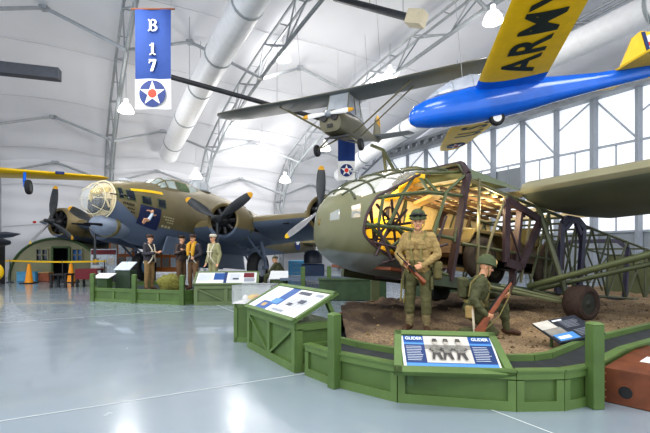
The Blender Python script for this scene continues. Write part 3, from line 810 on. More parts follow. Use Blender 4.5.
# door frame hanging between bays
mb = MB(); dq = [(3.2,-1.04,2.44),(3.32,-1.04,1.32),(3.75,-1.04,1.28),(4.25,-1.04,2.24)]
for p, q in zip(dq, dq[1:]): mb.beam(p, q, .15, .06, (0,1,0))
mb.beam(dq[0], dq[3], .12, .06, (0,1,0)); mb.beam((3.35,-1.04,1.95),(3.75,-1.04,1.4), .03,.03)
mb.build('door_frame', P_, gl, smooth=False)
# cargo bay truss
seg = []
for s_ in (-1, 1):
    seg += [[(2.17,s_,.88),(5.2,s_*.98,.9),(10.5,s_*.74,1.11)],[(2.17,s_*.98,2.6),(5.15,s_*.95,2.45),(10.5,s_*.68,2.34)],[(2.17,s_,1.5),(5.15,s_*.97,1.55)]]
tubes('longeron', seg, .03, G_)
seg = []
st = [2.17,2.62,3.1,3.62,4.1,4.6,5.15,5.7,6.4,7.2,8.2,9.3,10.5]
def lo(a, s_): return (a, s_*(1 if a < 5.2 else 1-(a-5.2)*.05), .88 if a < 5.2 else .9+(a-5.2)*.04)
def up(a, s_): return (a, s_*(.97 if a < 5.2 else .95-(a-5.2)*.05), 2.6-(a-2.17)*.05 if a < 5.2 else 2.45-(a-5.2)*.02)
for s_ in (-1, 1):
    for i in range(len(st)-1):
        if s_ < 0 and i < 4: continue
        seg += [[lo(st[i], s_), up(st[i+1], s_)]]
        if i % 2: seg += [[lo(st[i], s_), up(st[i], s_)]]
        if i > 4: seg += [[up(st[i], s_), lo(st[i+1], s_)]]
for a in st[2:]: seg += [[up(a,-1), up(a,1)], [lo(a,-1), lo(a,1)]]
tubes('truss_tube', seg, .024, G_)
tubes('bay_strut', [[(2.45,-1.02,2.66),(2.62,-1.02,1.0)],[(3.2,-1.02,2.5),(2.9,-1.02,1.75),(2.68,-1.02,1.0)],[(2.17,-1.0,2.6),(3.3,-1.0,2.5)],[(4.0,-1.0,2.35),(3.85,-1.0,1.0)]], .027, mat('strut_tan', (104,100,74), .5, 0, .15, 5))
# floor keel beam and side sill
MB().beam((1.1,-.98,.84), (4.3,-1.0,.84), .1, .17).build('side_sill', mat('sill_green', (66,76,60), .55, 0, .15, 3), gl, smooth=False)
MB().beam((1.2,.98,.84), (5.2,.98,.84), .1, .17).build('side_sill', M_['glider_tube'], gl, smooth=False)
MB().box((3.7,0,.88), (3.1,1.9,.05)).build('cargo_floor', mat('cargo_ply', (96,80,60), .7, 0, .2, 4), gl)
# roof skin panel up to the wing
MB().add([(2.15,-1.0,2.62),(2.15,-.75,2.9),(2.15,.75,2.9),(2.15,1.0,2.62),(3.85,-.95,2.72),(3.85,-.7,2.86),(3.85,.7,2.86),(3.85,.95,2.72)], [(0,1,5,4),(1,2,6,5),(2,3,7,6)]).build('roof_skin', mat('roof_olive', (102,112,88), .55, 0, .1, 2), gl, smooth=False)
# aft fuselage covering beyond
MB().loft([[V((a, s_*w, z)) for s_, z in ((-1,zb),(-1,zt),(1,zt),(1,zb))] for a, w, zb, zt in ((10.5,.74,1.1,2.34),(11.8,.4,1.4,2.15),(13.8,.1,1.65,1.95))]).build('tail_boom', M_['olive_green'], gl)
slabp = MB().prism([V((12.2,-.05,2.0)),V((13.0,-.05,3.6)),V((14.2,-.05,3.6)),V((14.4,-.05,1.8))], (0,.1,0)).build('tail_fin', M_['olive_green'], gl, smooth=False)
# port wing
mb = MB(); rings = []
for t, xle, ch, z, th in ((0,3.6,3.42,2.7,.15),(.02,3.58,3.42,2.7,.15),(1.2,3.62,3.36,2.76,.15),(6.3,3.75,2.9,3.0,.13)):
    r_ = foil(0, ch, 0, 0, th, inc=R(-1)); rings.append([V((xle-p.x, -1.0-t, z+p.z)) for p in r_])
mb.loft(rings); n = len(rings[0])
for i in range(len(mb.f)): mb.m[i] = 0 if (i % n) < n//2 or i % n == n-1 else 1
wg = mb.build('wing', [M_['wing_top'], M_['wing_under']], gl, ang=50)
mb = MB()
rw = []
for t, xle, ch, z, th in ((0,3.7,1.5,2.78,.2),(-1.9,3.7,1.5,2.78,.2)):
    pass
for k in range(4): mb.beam((3.9+.75*k,-1,2.7), (3.9+.75*k,1,2.7), .05, .12)
mb.build('centre_rib', M_['cream'], gl, smooth=False)
# wing struts
S1, S2 = (4.05,-1.02,.95), (4.3,-1.0,.9)
mb = MB(); mb.path([S1, (4.6,-5.6,2.55)], .055, 10); mb.build('wing_strut', mat('strut_green', (86,94,64), .45, 0, .1, 3), gl)
mb = MB(); mb.path([S2, (5.7,-5.4,2.5)], .045, 10); mb.build('wing_strut', mat('strut_green2', (80,88,62), .45, 0, .1, 3), gl)
# landing gear with tyre
c = GM.inverted() @ V(at(581,303,7.55))
wheel('landing_wheel', c, .315, .34, (-.12,-1,0), mat('old_tire', (62,48,42), .85, 0, .25, 20, bump=.3), mat('wheel_rim', (52,54,46), .5, .2, .2), gl, 6)
tubes('gear_leg', [[up(4.25,-1), c+V((-.05,.2,.05))]], .05, G_)
tubes('gear_brace', [[(3.2,-1,.9), c+V((-.02,.18,0))],[(2.75,-1,.86), c+V((-.1,.18,-.03))],[(4.2,-1,.9), c+V((.02,.18,0))]], .035, mat('brace_green', (108,112,84), .5, 0, .15))
c2 = V((c.x, 1.5, c.z)); wheel('landing_wheel', c2, .315, .27, (0,1,0), M_['rubber'], M_['wheel_rim'] if 'wheel_rim' in M_ else M_['gun'], gl, 6)
tubes('gear_brace', [[(4.0,1,.9), c2],[(3.0,1,.88), c2]], .035, G_)
# warm glow inside, with port-side points added to brighten the car
for p, e in (((3.1,-.8,2.3),30),((2.45,-1.0,1.95),12),((1.35,.2,2.2),26),((2.9,.2,2.2),24),((.95,.1,1.7),5)):
    li = bpy.data.lights.new('warm', 'POINT'); li.energy = e; li.color = (1,.82,.52); li.shadow_soft_size = .12
    o = bpy.data.objects.new('interior_light', li); C.objects.link(o); o.location = gw(*p)

# ------------------------------------------------------------------ military utility car inside the bay
jl = gw(2.92, -.15, .96)
jp = thing('utility_car', 'small open military utility car loaded inside the cargo glider', 'car', jl, (0, GP, GA))
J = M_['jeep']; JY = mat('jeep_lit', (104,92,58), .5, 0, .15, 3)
body = MB()
body.loft([[V((a, s_*w, z)) for s_, z in ((-1,.42),(-1,zt),(-.9,zt+.04),(.9,zt+.04),(1,zt),(1,.42))] for a, w, zt in ((-.38,.46,.84),(-.2,.5,.88),(.95,.56,.92))])
body.build('hood', JY, jp, ang=30)
mb = MB().box((1.75,0,.55), (1.75,1.3,.16), ch=.02)
for s_ in (-1, 1): mb.prism([V((.95,s_*.66,.45)),V((2.62,s_*.66,.45)),V((2.62,s_*.66,.98)),V((1.95,s_*.66,.98)),V((1.75,s_*.66,.72)),V((1.2,s_*.66,.72)),V((1.0,s_*.66,1.0)),V((.95,s_*.66,1.0))], (0,-.03*s_,0))
mb.box((2.62,0,.72), (.04,1.32,.54)).box((.97,0,.8),(.05,1.3,.36)); mb.build('tub', J, jp, smooth=False)
MB().box((-.36,0,.6), (.05,.9,.5)).build('grille', J, jp)
for s_ in (-1, 1):
    MB().loft([[V((a, s_*.5, z)), V((a, s_*.74, z)), V((a, s_*.74, z-.05)), V((a, s_*.5, z-.05))] for a, z in ((-.42,.66),(-.3,.86),(.4,.88),(.62,.7),(.8,.48))]).build('fender', JY, jp, smooth=False)
    MB().lathe([(.085,0),(.1,.03),(.09,.1),(.03,.14)], (-.36,s_*.3,.66), (1,0,0), 14).build('headlight', M_['hub_silver'], jp)
    for a in (0, 2.03):
        wheel('car_wheel', (a, s_*.64, .385), .385, .2, (0,s_,0), mat('car_tire', (66,58,50), .8, 0, .2, 12), mat('jeep_rim', (104,98,70), .5, 0, .15), jp, 5)
mb = MB()
for p, q in (((1.0,-.6,1.0),(1.12,-.6,1.45)),((1.0,.6,1.0),(1.12,.6,1.45)),((1.12,-.6,1.45),(1.12,.6,1.45)),((1.0,-.6,1.0),(1.0,.6,1.0))): mb.beam(p, q, .045, .045)
mb.build('windshield_frame', J, jp, smooth=False)
mb = MB().torus((1.25,-.32,1.12), .2, .016, (1,0,-.6), 22, 6).tube((1.25,-.32,1.12),(.98,-.32,.9),.018); mb.build('steering_wheel', M_['black'], jp)
for s_ in (-.32,.32): MB().box((1.62,s_,.78), (.45,.45,.12), ch=.03).box((1.85,s_,1.02), (.1,.45,.42), ch=.03).build('seat', M_['khaki_dark'], jp)
MB().box((.3,0,.35), (.9,.5,.2)).box((1.9,0,.38),(1.2,.4,.12)).tube((0,-.6,.385),(0,.6,.385),.05).tube((2.03,-.6,.385),(2.03,.6,.385),.05).build('chassis', M_['gun'], jp)
MB().box((-.52,0,.46), (.08,1.3,.13), ch=.01).build('bumper', J, jp)
# ================================================================== HANGING AIRCRAFT
# olive liaison plane, facing the camera
LR = at(344,117,16.6); LHD = R(247); LRX, LRY = R(2.5), R(5)
lp = thing('liaison_plane', 'small olive high wing propeller plane hanging in the middle of the hall', 'airplane', LR, (LRX, LRY, LHD))
OL = mat('liaison_olive', (112,108,88), .5, 0, .1, 2)
LU = mat('liaison_under', (104,112,116), .5, 0, .08, 2)
rings = []
for x, w, zt, zb in ((1.55,.3,-.12,-.62),(1.5,.4,-.05,-.8),(1.1,.46,.0,-.85),(.6,.46,.02,-.85),(.2,.45,.05,-.82),(-.6,.44,.1,-.78),(-1.4,.34,.05,-.66),(-2.6,.2,-.05,-.5),(-3.9,.1,-.14,-.36),(-4.6,.03,-.18,-.3)):
    zc, h = (zt+zb)/2, (zt-zb)/2
    rings.append([V((x, w*math.copysign(abs(math.cos(a))**.6, math.cos(a)), zc+h*math.copysign(abs(math.sin(a))**.6, math.sin(a)))) for a in [2*math.pi*k/24 for k in range(24)]])
MB().loft(rings).build('fuselage', OL, lp)
mb = MB(); 
for s_ in (-1, 1): mb.lathe([(.0,0),(.13,.0),(.13,.06)], (1.56,s_*.2,-.32), (1,0,0), 12)
mb.box((1.55,0,-.6), (.06,.2,.12))
mb.build('cowl_opening', M_['black'], lp)
cb = MB().loft([[V((x, s_*w, z)) for s_, z in ((-1,.0),(-.9,zt),(.9,zt),(1,.0))] for x, w, zt in ((.75,.42,.05),(.35,.42,.78),(-.9,.4,.8),(-1.6,.3,.12))]).build('cabin_glass', M_['canopy_glass'], lp, smooth=False)
for s_ in (-1, 1):
    mb = MB(); mb.tube((.75,s_*.42,.02),(.35,s_*.38,.78),.02,n=5).tube((-.2,s_*.42,.05),(-.2,s_*.38,.8),.02,n=5).tube((-.9,s_*.4,.08),(-.9,s_*.36,.8),.02,n=5)
    mb.tube((.35,s_*.38,.78),(-.9,s_*.36,.8),.02,n=5); mb.build('cabin_frame', OL, cb)
mb = MB(); rings = []
for y, xle, ch, th in ((-5.7,.2,.7,.08),(-5.5,.42,1.2,.11),(-4.6,.5,1.45,.12),(-.45,.5,1.5,.12),(.45,.5,1.5,.12),(4.6,.5,1.45,.12),(5.5,.42,1.2,.11),(5.7,.2,.7,.08)):
    rings.append([p+V((0,0,.84+abs(y)*.02)) for p in foil(xle, ch, y, 0, th, n=8)])
mb.loft(rings); n = 16
for i in range(len(mb.f)): mb.m[i] = 0 if i % n < 8 else 1
mb.build('wing', [OL, LU], lp)
for s_ in (-1, 1):
    MB().tube((.2,s_*.42,-.7),(.15,s_*2.7,.84),.03,n=6).tube((-.6,s_*.42,-.7),(-.5,s_*2.7,.85),.025,n=6).build('wing_strut', OL, lp)
    c = V((.85, s_*.86, -1.28))
    MB().tube((.75,s_*.3,-.8), c, .035, n=6).tube((.1,s_*.3,-.8), c, .028, n=6).tube((.75,0,-.95), c+V((0,-.1*s_,.05)), .02, n=6).build('gear_leg', OL, lp)
    wheel('wheel', c, .22, .14, (0,s_,0), M_['rubber'], M_['dark_steel'], lp, 4)
hub = MB().lathe([(.1,-.1),(.13,0),(.1,.14),(.02,.22)], (1.6,0,-.2), (1,0,0), 12).build('propeller', M_['hub_silver'], lp)
for sg in (-1, 1):
    mb = MB(); mb.loft([[V((1.66+.03*math.sin(q), sg*r, -.2+w*math.cos(q))) for q in [2*math.pi*k/8 for k in range(8)]] for r, w in ((.08,.05),(.3,.07),(.6,.085),(.76,.08),(.761,.08),(.9,.06),(.96,.02))])
    for i in range(len(mb.f)): mb.m[i] = 1 if (i//8 >= 3 and i < 48) or i == len(mb.f)-1 else 0
    mb.build('propeller_blade', [M_['white'], M_['orange_yellow']], hub)
mb = MB().prism([V((-3.9,-.03,-.1)),V((-4.4,-.03,.75)),V((-4.75,-.03,1.0)),V((-5.1,-.03,.9)),V((-5.15,-.03,-.1)),V((-4.7,-.03,-.3))], (0,.06,0))
fin = mb.build('tail_fin', OL, lp, smooth=False)
MB().prism([V((-4.42,-.04,.62)),V((-4.6,-.04,.88)),V((-4.75,-.04,1.0)),V((-5.1,-.04,.9)),V((-5.12,-.04,.5))], (0,.08,0)).build('fin_tip', M_['orange_yellow'], fin, smooth=False)
text_mesh('tail_number', '115', .34, frame_m(V((-4.8,.05,.7)), (-1,0,0), (0,0,1)), M_['black'], fin)
MB().prism([V((-3.9,0,-.12)),V((-4.2,1.6,-.1)),V((-4.9,1.7,-.1)),V((-5.0,0,-.12)),V((-4.9,-1.7,-.1)),V((-4.2,-1.6,-.1))], (0,0,.06)).build('tail_plane', LU, lp, smooth=False)
MB().prism([V((.9,-.5,-.92)),V((1.2,.0,-.98)),V((.9,.5,-.92)),V((.7,.0,-.94))], (0,0,.06)).build('belly_fairing', M_['dark_steel'], lp, smooth=False)
for p in ((.2,1.6,.9),(.2,-1.6,.9),(-3.6,0,-.1)): MB().tube(p, V(p)+V((0,0,4.5)), .008, n=4).build('hanging_wire', M_['steel'], lp)

# blue and yellow training glider
TF = V((-.995,.1,0)).normalized(); TR = V((4.6, 11.0, H+3.86)); TH = math.atan2(TF.y, TF.x)
tg = thing('training_glider', 'bright blue training glider with yellow wings lettered ARMY hanging upper right', 'glider', TR, (R(0), R(8.0), TH))
BL, YL = M_['blue'], M_['yellow']
rings = []
for x, w, zt, zb in ((2.48,.02,-.04,-.1),(2.44,.12,.07,-.2),(2.3,.24,.22,-.31),(2.0,.33,.33,-.38),(1.5,.38,.4,-.43),(.9,.39,.46,-.45),(.3,.36,.5,-.43),(-.4,.31,.48,-.37),(-1.2,.23,.38,-.25),(-2.2,.17,.29,-.14),(-3.2,.13,.27,-.06),(-3.9,.08,.26,.0),(-4.0,.03,.2,.06)):
    zc, h = (zt+zb)/2, (zt-zb)/2
    rings.append([V((x, w*math.copysign(abs(math.cos(a))**.85, math.cos(a)), zc+h*math.copysign(abs(math.sin(a))**.8, math.sin(a)))) for a in [2*math.pi*k/28 for k in range(28)]])
MB().loft(rings).build('fuselage', BL, tg)
cn = MB().loft([[V((x, w*math.cos(a), z0+h*math.sin(a))) for a in [math.pi*k/12 for k in range(13)]] for x, w, z0, h in ((2.0,.05,.32,.02),(1.7,.22,.36,.18),(1.3,.27,.38,.34),(.8,.27,.42,.38),(.45,.25,.44,.3),(.3,.2,.46,.1))], cap=False, close=False).build('canopy', M_['canopy_glass'], tg)
for x, w, z0, h in ((1.7,.22,.36,.18),(1.3,.27,.38,.34),(.8,.27,.42,.38)): MB().path([V((x, w*math.cos(a), z0+h*math.sin(a))) for a in [math.pi*k/10 for k in range(11)]], .012, 5).build('canopy_frame', M_['grey_paint'], cn)
def tgwing(sgn, dih):
    rings = []; st = []
    for t, ch, xle, th in ((.3,1.62,.78,.15),(.62,1.62,.78,.14),(.6201,1.62,.78,.14),(4.0,1.4,.7,.13),(6.6,1.02,.52,.11),(7.4,.7,.38,.09),(7.6,.3,.2,.05)):
        z = .28+t*dih
        rings.append(foil(xle, ch, sgn*t, z, th, n=10)); st.append((t, ch, xle, z))
    mb = MB().loft(rings); n = 20
    for i in range(len(mb.f)): mb.m[i] = 1 if i//n < 1 or i == len(mb.f)-2 else 0
    return mb.build('wing', [YL, BL], tg)
WP, WS = .205, .03
wp = tgwing(1, WP); ws = tgwing(-1, WS)
dkl = mat('letter_dark', (36,48,44), .5, 0, .1)
from mathutils.bvhtree import BVHTree
def underlet(ch_, sgn, t, dih, size, wing_, chord_frac=.5, m_=dkl):
    # lettering painted on the lower skin of the wing: tops toward the leading edge
    me = wing_.data; bvh = BVHTree.FromPolygons([v.co for v in me.vertices], [p.vertices for p in me.polygons])
    o = text_mesh('wing_lettering', ch_, size, frame_m(V((.75-.03*t-1.5*chord_frac, sgn*t, 0)), V((0,1,0)), V((1,0,0))), m_, wing_, bold=.03, extrude=0, sx=.82)
    bm = bmesh.new(); bm.from_mesh(o.data); bmesh.ops.subdivide_edges(bm, edges=[e for e in bm.edges if e.calc_length() > .15], cuts=3); bm.to_mesh(o.data); bm.free()
    for v in o.data.vertices:
        h = bvh.ray_cast(V((v.co.x, v.co.y, -2)), V((0,0,1)))[0]
        v.co.z = (h.z if h else .28+t*dih-.1)-.012
    return o

for ch_, t in (('A',1.17),('R',1.78),('M',2.48),('Y',3.14)): underlet(ch_, 1, t, WP, 1.08, wp)
for ch_, t in (('U',4.4),('.',3.95),('S',3.4),('.',2.95)): underlet(ch_, -1, t, WS, 1.15, ws)
mb = MB(); c = V((-.02,-6.2,.28+6.2*WS-.075)); mb.disc(c, .36, (0,.03,-1)); mb.mi(1).star(c+V((0,0,-.012)), .34, (0,.03,-1), (1,0,0)); mb.mi(2).disc(c+V((0,0,-.022)), .1, (0,.03,-1))
si = mb.build('star_insignia', [M_['navy'], M_['white'], M_['star_red']], ws, smooth=False)
si.location.z = -.03
wheel('landing_wheel', (.32,.1,-.44), .19, .16, (0,1,0), M_['rubber'], M_['white'], tg, 4)
MB().prism([V((-2.720,-.03,.22)),V((-3.170,-.03,1.0)),V((-3.370,-.03,1.12)),V((-3.620,-.03,1.05)),V((-3.870,-.03,.5)),V((-3.820,-.03,-.02)),V((-3.420,-.03,-.05))], (0,.06,0)).build('tail_fin', YL, tg, smooth=False)
rd = MB()
rd.prism([V((-3.440,-.04,.95)),V((-3.640,-.04,1.02)),V((-4.120,-.04,.75)),V((-4.120,-.04,.0)),V((-3.570,-.04,.1))], (0,.08,0)); 
for k in range(4): rd.mi(1).prism([V((-3.500-.01*k,-.045,.82-.2*k)),V((-4.110,-.045,.68-.2*k)),V((-4.110,-.045,.58-.2*k)),V((-3.510-.01*k,-.045,.72-.2*k))], (0,.09,0))
rd.mi(2).prism([V((-3.380,-.05,1.08)),V((-3.460,-.05,1.08)),V((-3.580,-.05,.1)),V((-3.500,-.05,.1))], (0,.1,0))
rd.build('rudder', [M_['white'], M_['red'], M_['navy']], tg, smooth=False)
for s_ in (-1, 1): MB().prism([V((-2.620,.06*s_,.22)),V((-2.970,1.5*s_,.26)),V((-3.470,1.6*s_,.26)),V((-3.620,.06*s_,.22))], (0,0,.05)).build('tail_plane', YL, tg, smooth=False)
for p in ((1.0,0,.5),(-.2,.3,.5),(-3.6,0,.4)): MB().tube(p, V(p)+V((-.3 if p[0] > -1 else 0,0,5.6)), .008, n=4).build('hanging_wire', M_['steel'], tg)

# blue and yellow trainer at the far left, mostly out of frame
RR = at(-22, 150, 17.0); RHD = math.atan2(-.8,.6)
tr = thing('trainer_aircraft', 'blue and yellow low wing trainer hanging at the left edge with one wheel down', 'airplane', RR, (R(2), 0, RHD))
rings = []
for x, r in ((.1,.42),(.0,.5),(-.4,.52),(-1.5,.5),(-3.5,.32),(-5.2,.08)): rings.append([V((x, r*math.cos(a), .0+r*math.sin(a))) for a in [2*math.pi*k/20 for k in range(20)]])
MB().loft(rings).build('fuselage', BL, tr)
MB().lathe([(.4,.42),(.5,.5),(.53,.35),(.52,.1),(.42,.1),(.4,.42)], (0,0,0), (1,0,0), 24, cap=False).build('cowl_ring', BL, tr)
mb = MB().disc((.2,0,0), .42, (1,0,0)); 
for k in range(7): mb.tube((.28,.15*math.cos(2*math.pi*k/7),.15*math.sin(2*math.pi*k/7)), (.28,.38*math.cos(2*math.pi*k/7),.38*math.sin(2*math.pi*k/7)), .07)
mb.build('radial_engine', M_['engine'], tr)
hb = MB().lathe([(.1,0),(.08,.2),(.02,.28)], (.45,0,0), (1,0,0), 10).build('propeller', M_['navy'], tr)
for s_ in (-1, 1):
    a = R(33); u = V((0, math.sin(a)*s_, math.cos(a)*s_)); mb = MB(); t_ = V((0,-u.z,u.y))
    mb.loft([[V((.6,0,0))+u*r+t_*w*math.cos(q)+V((.025,0,0))*math.sin(q) for q in [2*math.pi*k/8 for k in range(8)]] for r, w in ((.05,.06),(.4,.1),(.95,.1),(1.08,.09),(1.081,.09),(1.2,.07),(1.27,.02))])
    for i in range(len(mb.f)): mb.m[i] = 1 if (i//8 >= 4 and i < 48) or i == len(mb.f)-1 else 0
    mb.build('propeller_blade', [M_['navy'], YL], hb)
rings = []
for y_, ch, xle, th in ((-4.6,.5,-.6,.1),(-4.3,1.1,-.35,.12),(-.3,1.9,-.1,.14),(.3,1.9,-.1,.14),(4.4,1.1,-.35,.12),(4.75,.5,-.6,.1)): rings.append(foil(xle, ch, y_, -.68, th, n=8))
trw = MB().loft(rings).build('wing', YL, tr)
MB().box((-.2,2.75,-.66), (.1,.34,.12), ch=.02).build('landing_lamp', M_['navy'], trw)
for s_ in (-1, 1):
    c = V((-.1,1.6*s_,-1.35)); MB().tube((-.3,1.5*s_,-.66), c+V((-.02,-.14,.2)), .06, n=8).tube(c+V((-.02,-.14,.2)), c+V((0,-.14,0)), .05, n=8).tube(c+V((0,-.16,0)), c, .05).build('gear_leg', BL, tr)
    wheel('wheel', c, .31, .2, (.3,s_,0), M_['rubber'], M_['dark_steel'], tr, 4)
for x_ in (0,-3): MB().tube((x_,0,.3),(x_,0,5.8),.01,n=4).build('hanging_wire', M_['steel'], tr)

# dark wing tip and polished fuselage at the left edge
wt = thing('parked_aircraft', 'dark grey aircraft wing tip poking in at the left edge below the red light', 'airplane', at(-70,262,15.5)*1.0, 0)
o_ = wt.location.copy(); wt.location.z = 0
a = at(19,234,15.5)-V((o_.x,o_.y,0)); b2 = at(-60,240,15.2)-V((o_.x,o_.y,0))
MB().loft([[p+V((dx*w,dy*w,dz*h)) for dx, dy, dz in ((0,-.5,0),(0,-.2,1),(0,.3,.7),(0,.5,0),(0,.2,-.8),(0,-.2,-1))] for p, w, h in ((a,.2,.02),(a.lerp(b2,.12),.8,.1),(b2,1.6,.24))]).build('wing', M_['sign_dark'], wt)
bb = b2+V((-.5,0,0)); MB().lathe([(.05,-2),(.5,-1.4),(.6,0),(.5,2),(.1,4)], bb, (0,1,0), 18).build('fuselage', M_['sign_dark'], wt)
for dx in (-.5,.5): MB().tube(bb+V((dx*.6,0,-.3)), V((bb.x+dx,bb.y,.3)), .05).build('gear_leg', M_['steel'], wt); wheel('wheel', (bb.x+dx,bb.y,.3), .3, .18, (1,0,0), M_['rubber'], M_['hub_silver'], wt, 4)
pf = V((-19.4,22.3,0)); ps = thing('silver_aircraft', 'polished aluminium aircraft fuselage end standing at the left edge', 'airplane', pf, 0)
MB().loft([[V((r*math.cos(a), r*.9*math.sin(a), z)) for a in [2*math.pi*k/20 for k in range(20)]] for z, r in ((2.7,.75),(4.0,.74),(5.2,.6),(5.6,.4),(5.7,.1))]).build('nose_section', M_['aluminium'], ps)
MB().loft([[V((r*math.cos(a), r*.9*math.sin(a), z)) for a in [2*math.pi*k/20 for k in range(20)]] for z, r in ((.9,.5),(1.8,.7),(2.7,.75))]).build('lower_section', M_['grey_paint'], ps)
mb = MB()
for k in range(3):
    a = 2*math.pi*k/3; mb.tube((.35*math.cos(a),.35*math.sin(a),1.0), (.7*math.cos(a),.7*math.sin(a),0), .06)
mb.build('stand', M_['dark_steel'], ps)

# banners
def slab_letter(root, ch_, c, h):
    """thick slab-serif figure sewn on the cloth, upright in the x-z plane"""
    mb = MB(); k = h
    def bx(x0, z0, x1, z1): mb.box(c+V(((x0+x1)/2*k, 0, (z0+z1)/2*k)), ((x1-x0)*k, .006, (z1-z0)*k))
    def bowl(x, z, rx, rz, w):
        a = [R(-90+180*i/10) for i in range(11)]
        o_ = [c+V(((x+rx*math.cos(t))*k, 0, (z+rz*math.sin(t))*k)) for t in a]; n_ = [c+V(((x+max(0,rx-w*1.35)*math.cos(t))*k, 0, (z+(rz-w*.75)*math.sin(t))*k)) for t in a]
        for i in range(10): mb.quad(o_[i], o_[i+1], n_[i+1], n_[i])
    if ch_ == 'B':
        bx(-.36,-.5,.06,-.41); bx(-.36,.41,.04,.5); bx(-.27,-.5,-.06,.5); bx(-.1,-.04,.08,.05)
        bowl(.04,.245,.3,.255,.13); bowl(.06,-.235,.34,.265,.13)
    elif ch_ == '1':
        bx(-.11,-.5,.11,.5); bx(-.24,-.5,.24,-.4); bx(-.24,.28,-.05,.36)
    else:
        bx(-.3,.32,.3,.5); bx(-.3,.16,-.2,.4)
        mb.quad(c+V((.08*k,0,.34*k)), c+V((.3*k,0,.34*k)), c+V((.04*k,0,-.5*k)), c+V((-.2*k,0,-.5*k)))
    return mb.build('banner_lettering', M_['white'], root, smooth=False)
def banner(name, label, x0, x1, ytop, ymid, ybot, Y, word, vertical_fix=0):
    A, B = at(x0, ytop, Y), at(x1, ytop, Y); w = (B-A).length; zm = at(x0, ymid, Y).z; zb = at(x0, ybot, Y).z
    loc = V(((A.x+B.x)/2, Y, 0)); root = thing(name, label, 'banner', (loc.x, loc.y, zb)); zo = zb
    zt = A.z-zo; zm -= zo
    def cloth(nm, z0, z1, m_):
        mb = MB(); rings = []
        for j in range(9):
            z = z0+(z1-z0)*j/8; rings.append([V((-w/2+w*i/10, .02*math.sin(i*.9+z*1.1), z)) for i in range(11)])
        return mb.loft(rings, cap=False, close=False).build(nm, m_, root)
    cloth('blue_cloth', zm, zt, M_['banner_blue']); cloth('white_cloth', 0, zm, M_['white'])
    MB().tube((-w/2-.12,0,zt), (w/2+.12,0,zt), .03, n=8).build('rod', M_['wood'], root)
    c = V((0,-.05,zm*.5)); r = w*.37
    mb = MB().disc(c, r, (0,-1,0)); mb.mi(1).star(c+V((0,-.008,0)), r*.96, (0,-1,0), (0,0,1), .39); mb.mi(2).disc(c+V((0,-.016,0)), r*.33, (0,-1,0))
    mb.build('star_insignia', [M_['navy'], M_['white'], M_['star_red']], root, smooth=False)
    mb = MB(); [MB().tube((q*w/2,0,zt), (q*w/2,0,zt+2.2), .006, n=4).build('cord', M_['steel'], root) for q in (-1, 1)]
    hh = zt-zm
    for ch_, f_ in word: slab_letter(root, ch_, V((0,-.045,zm+hh*f_)), hh*.17)
    return root
banner('hanging_banner', 'tall blue banner lettered B 17 above a white panel with star roundel', 135, 171, 9, 79, 109, 14.0, (('B',.76),('1',.42),('7',.19)))
banner('hanging_banner', 'small star roundel banner hanging below the olive high wing plane', 338, 355, 100, 161, 180, 19.5, ())
# ================================================================== GLIDER DISPLAY: dirt, fence, panels
FP = [V((-.22,5.12,0)), V((.10,4.69,0)), V((.706,4.19,0)), V((1.74,3.95,0)), V((2.18,3.97,0)), V((2.53,4.12,0)), V((3.35,4.86,0)), V((6.5,7.0,0)), V((11.0,10.0,0))]
BACK = [V((14.5,13.5,0)), V((11.5,17.0,0)), V((2.05,11.0,0)), V((.35,9.8,0)), V((-.2,7.6,0))]
poly = FP+BACK
cen = V((4.5,9,0))
def inset(P, d):
    out = []
    n = len(P)
    for i in range(n):
        a, b, c = P[i-1], P[i], P[(i+1) % n]
        n1 = V((-(b-a).y, (b-a).x, 0)).normalized(); n2 = V((-(c-b).y, (c-b).x, 0)).normalized()
        m_ = (n1+n2).normalized(); out.append(b+m_*d/max(.4, m_.dot(n1)))
    return out
inner = inset(poly, .36)
def inside(p, P):
    r = False; j = len(P)-1
    for i in range(len(P)):
        if (P[i].y > p.y) != (P[j].y > p.y) and p.x < (P[j].x-P[i].x)*(p.y-P[i].y)/(P[j].y-P[i].y)+P[i].x: r = not r
        j = i
    return r
def edge_d(p, P):
    best = 9
    for i in range(len(P)):
        a, b = P[i-1], P[i]; t = max(0, min(1, (p-a).dot(b-a)/(b-a).length_squared)); best = min(best, (p-(a+(b-a)*t)).length)
    return best
FRONT = inset(poly, .42)
# soil: a real heap of height-field
def soil_h(x, y):
    p = V((x, y, 0)); h = .29+.08*math.exp(-(edge_d(p, FRONT)/.35)**2)
    h += .05*noise.noise(V((x*.9, y*.9, 3)))+(.03*noise.noise(V((x*3, y*3, 1)))+.024*noise.noise(V((x*9, y*9, 2))))*(2.3 if y > 6.5 or x < 1 else 1)
    h += .16*math.exp(-(((x-.9)/.9)**2+((y-7.7)/.6)**2))+.14*math.exp(-(((x-2.6)/1.4)**2+((y-7.9)/.5)**2))
    for fx, fy, rr in ((1.35,6.4,.5),(2.33,6.05,.7),(4.45,7.5,.5),(2.95,5.15,.45)):
        w_ = math.exp(-(((x-fx)**2+(y-fy)**2)/rr**2)); h = h*(1-w_)+.28*w_
    return h
bm = bmesh.new(); grid = {}
stp = .085
xs_ = [-.4+stp*i for i in range(int(12.6/stp))]; ys_ = [3.9+stp*i for i in range(int(10.5/stp))]
inn2 = inset(poly, .43)
vv, ff, idx = [], [], {}
for i, x in enumerate(xs_):
    for j, y in enumerate(ys_):
        p = V((x, y, 0))
        if inside(p, inn2):
            e = min(1, edge_d(p, inn2)/.25); idx[i, j] = len(vv); vv.append((x, y, soil_h(x, y)))
for i in range(len(xs_)-1):
    for j in range(len(ys_)-1):
        k = [(i,j),(i+1,j),(i+1,j+1),(i,j+1)]
        if all(q in idx for q in k): ff.append([idx[q] for q in k])
bm.free()
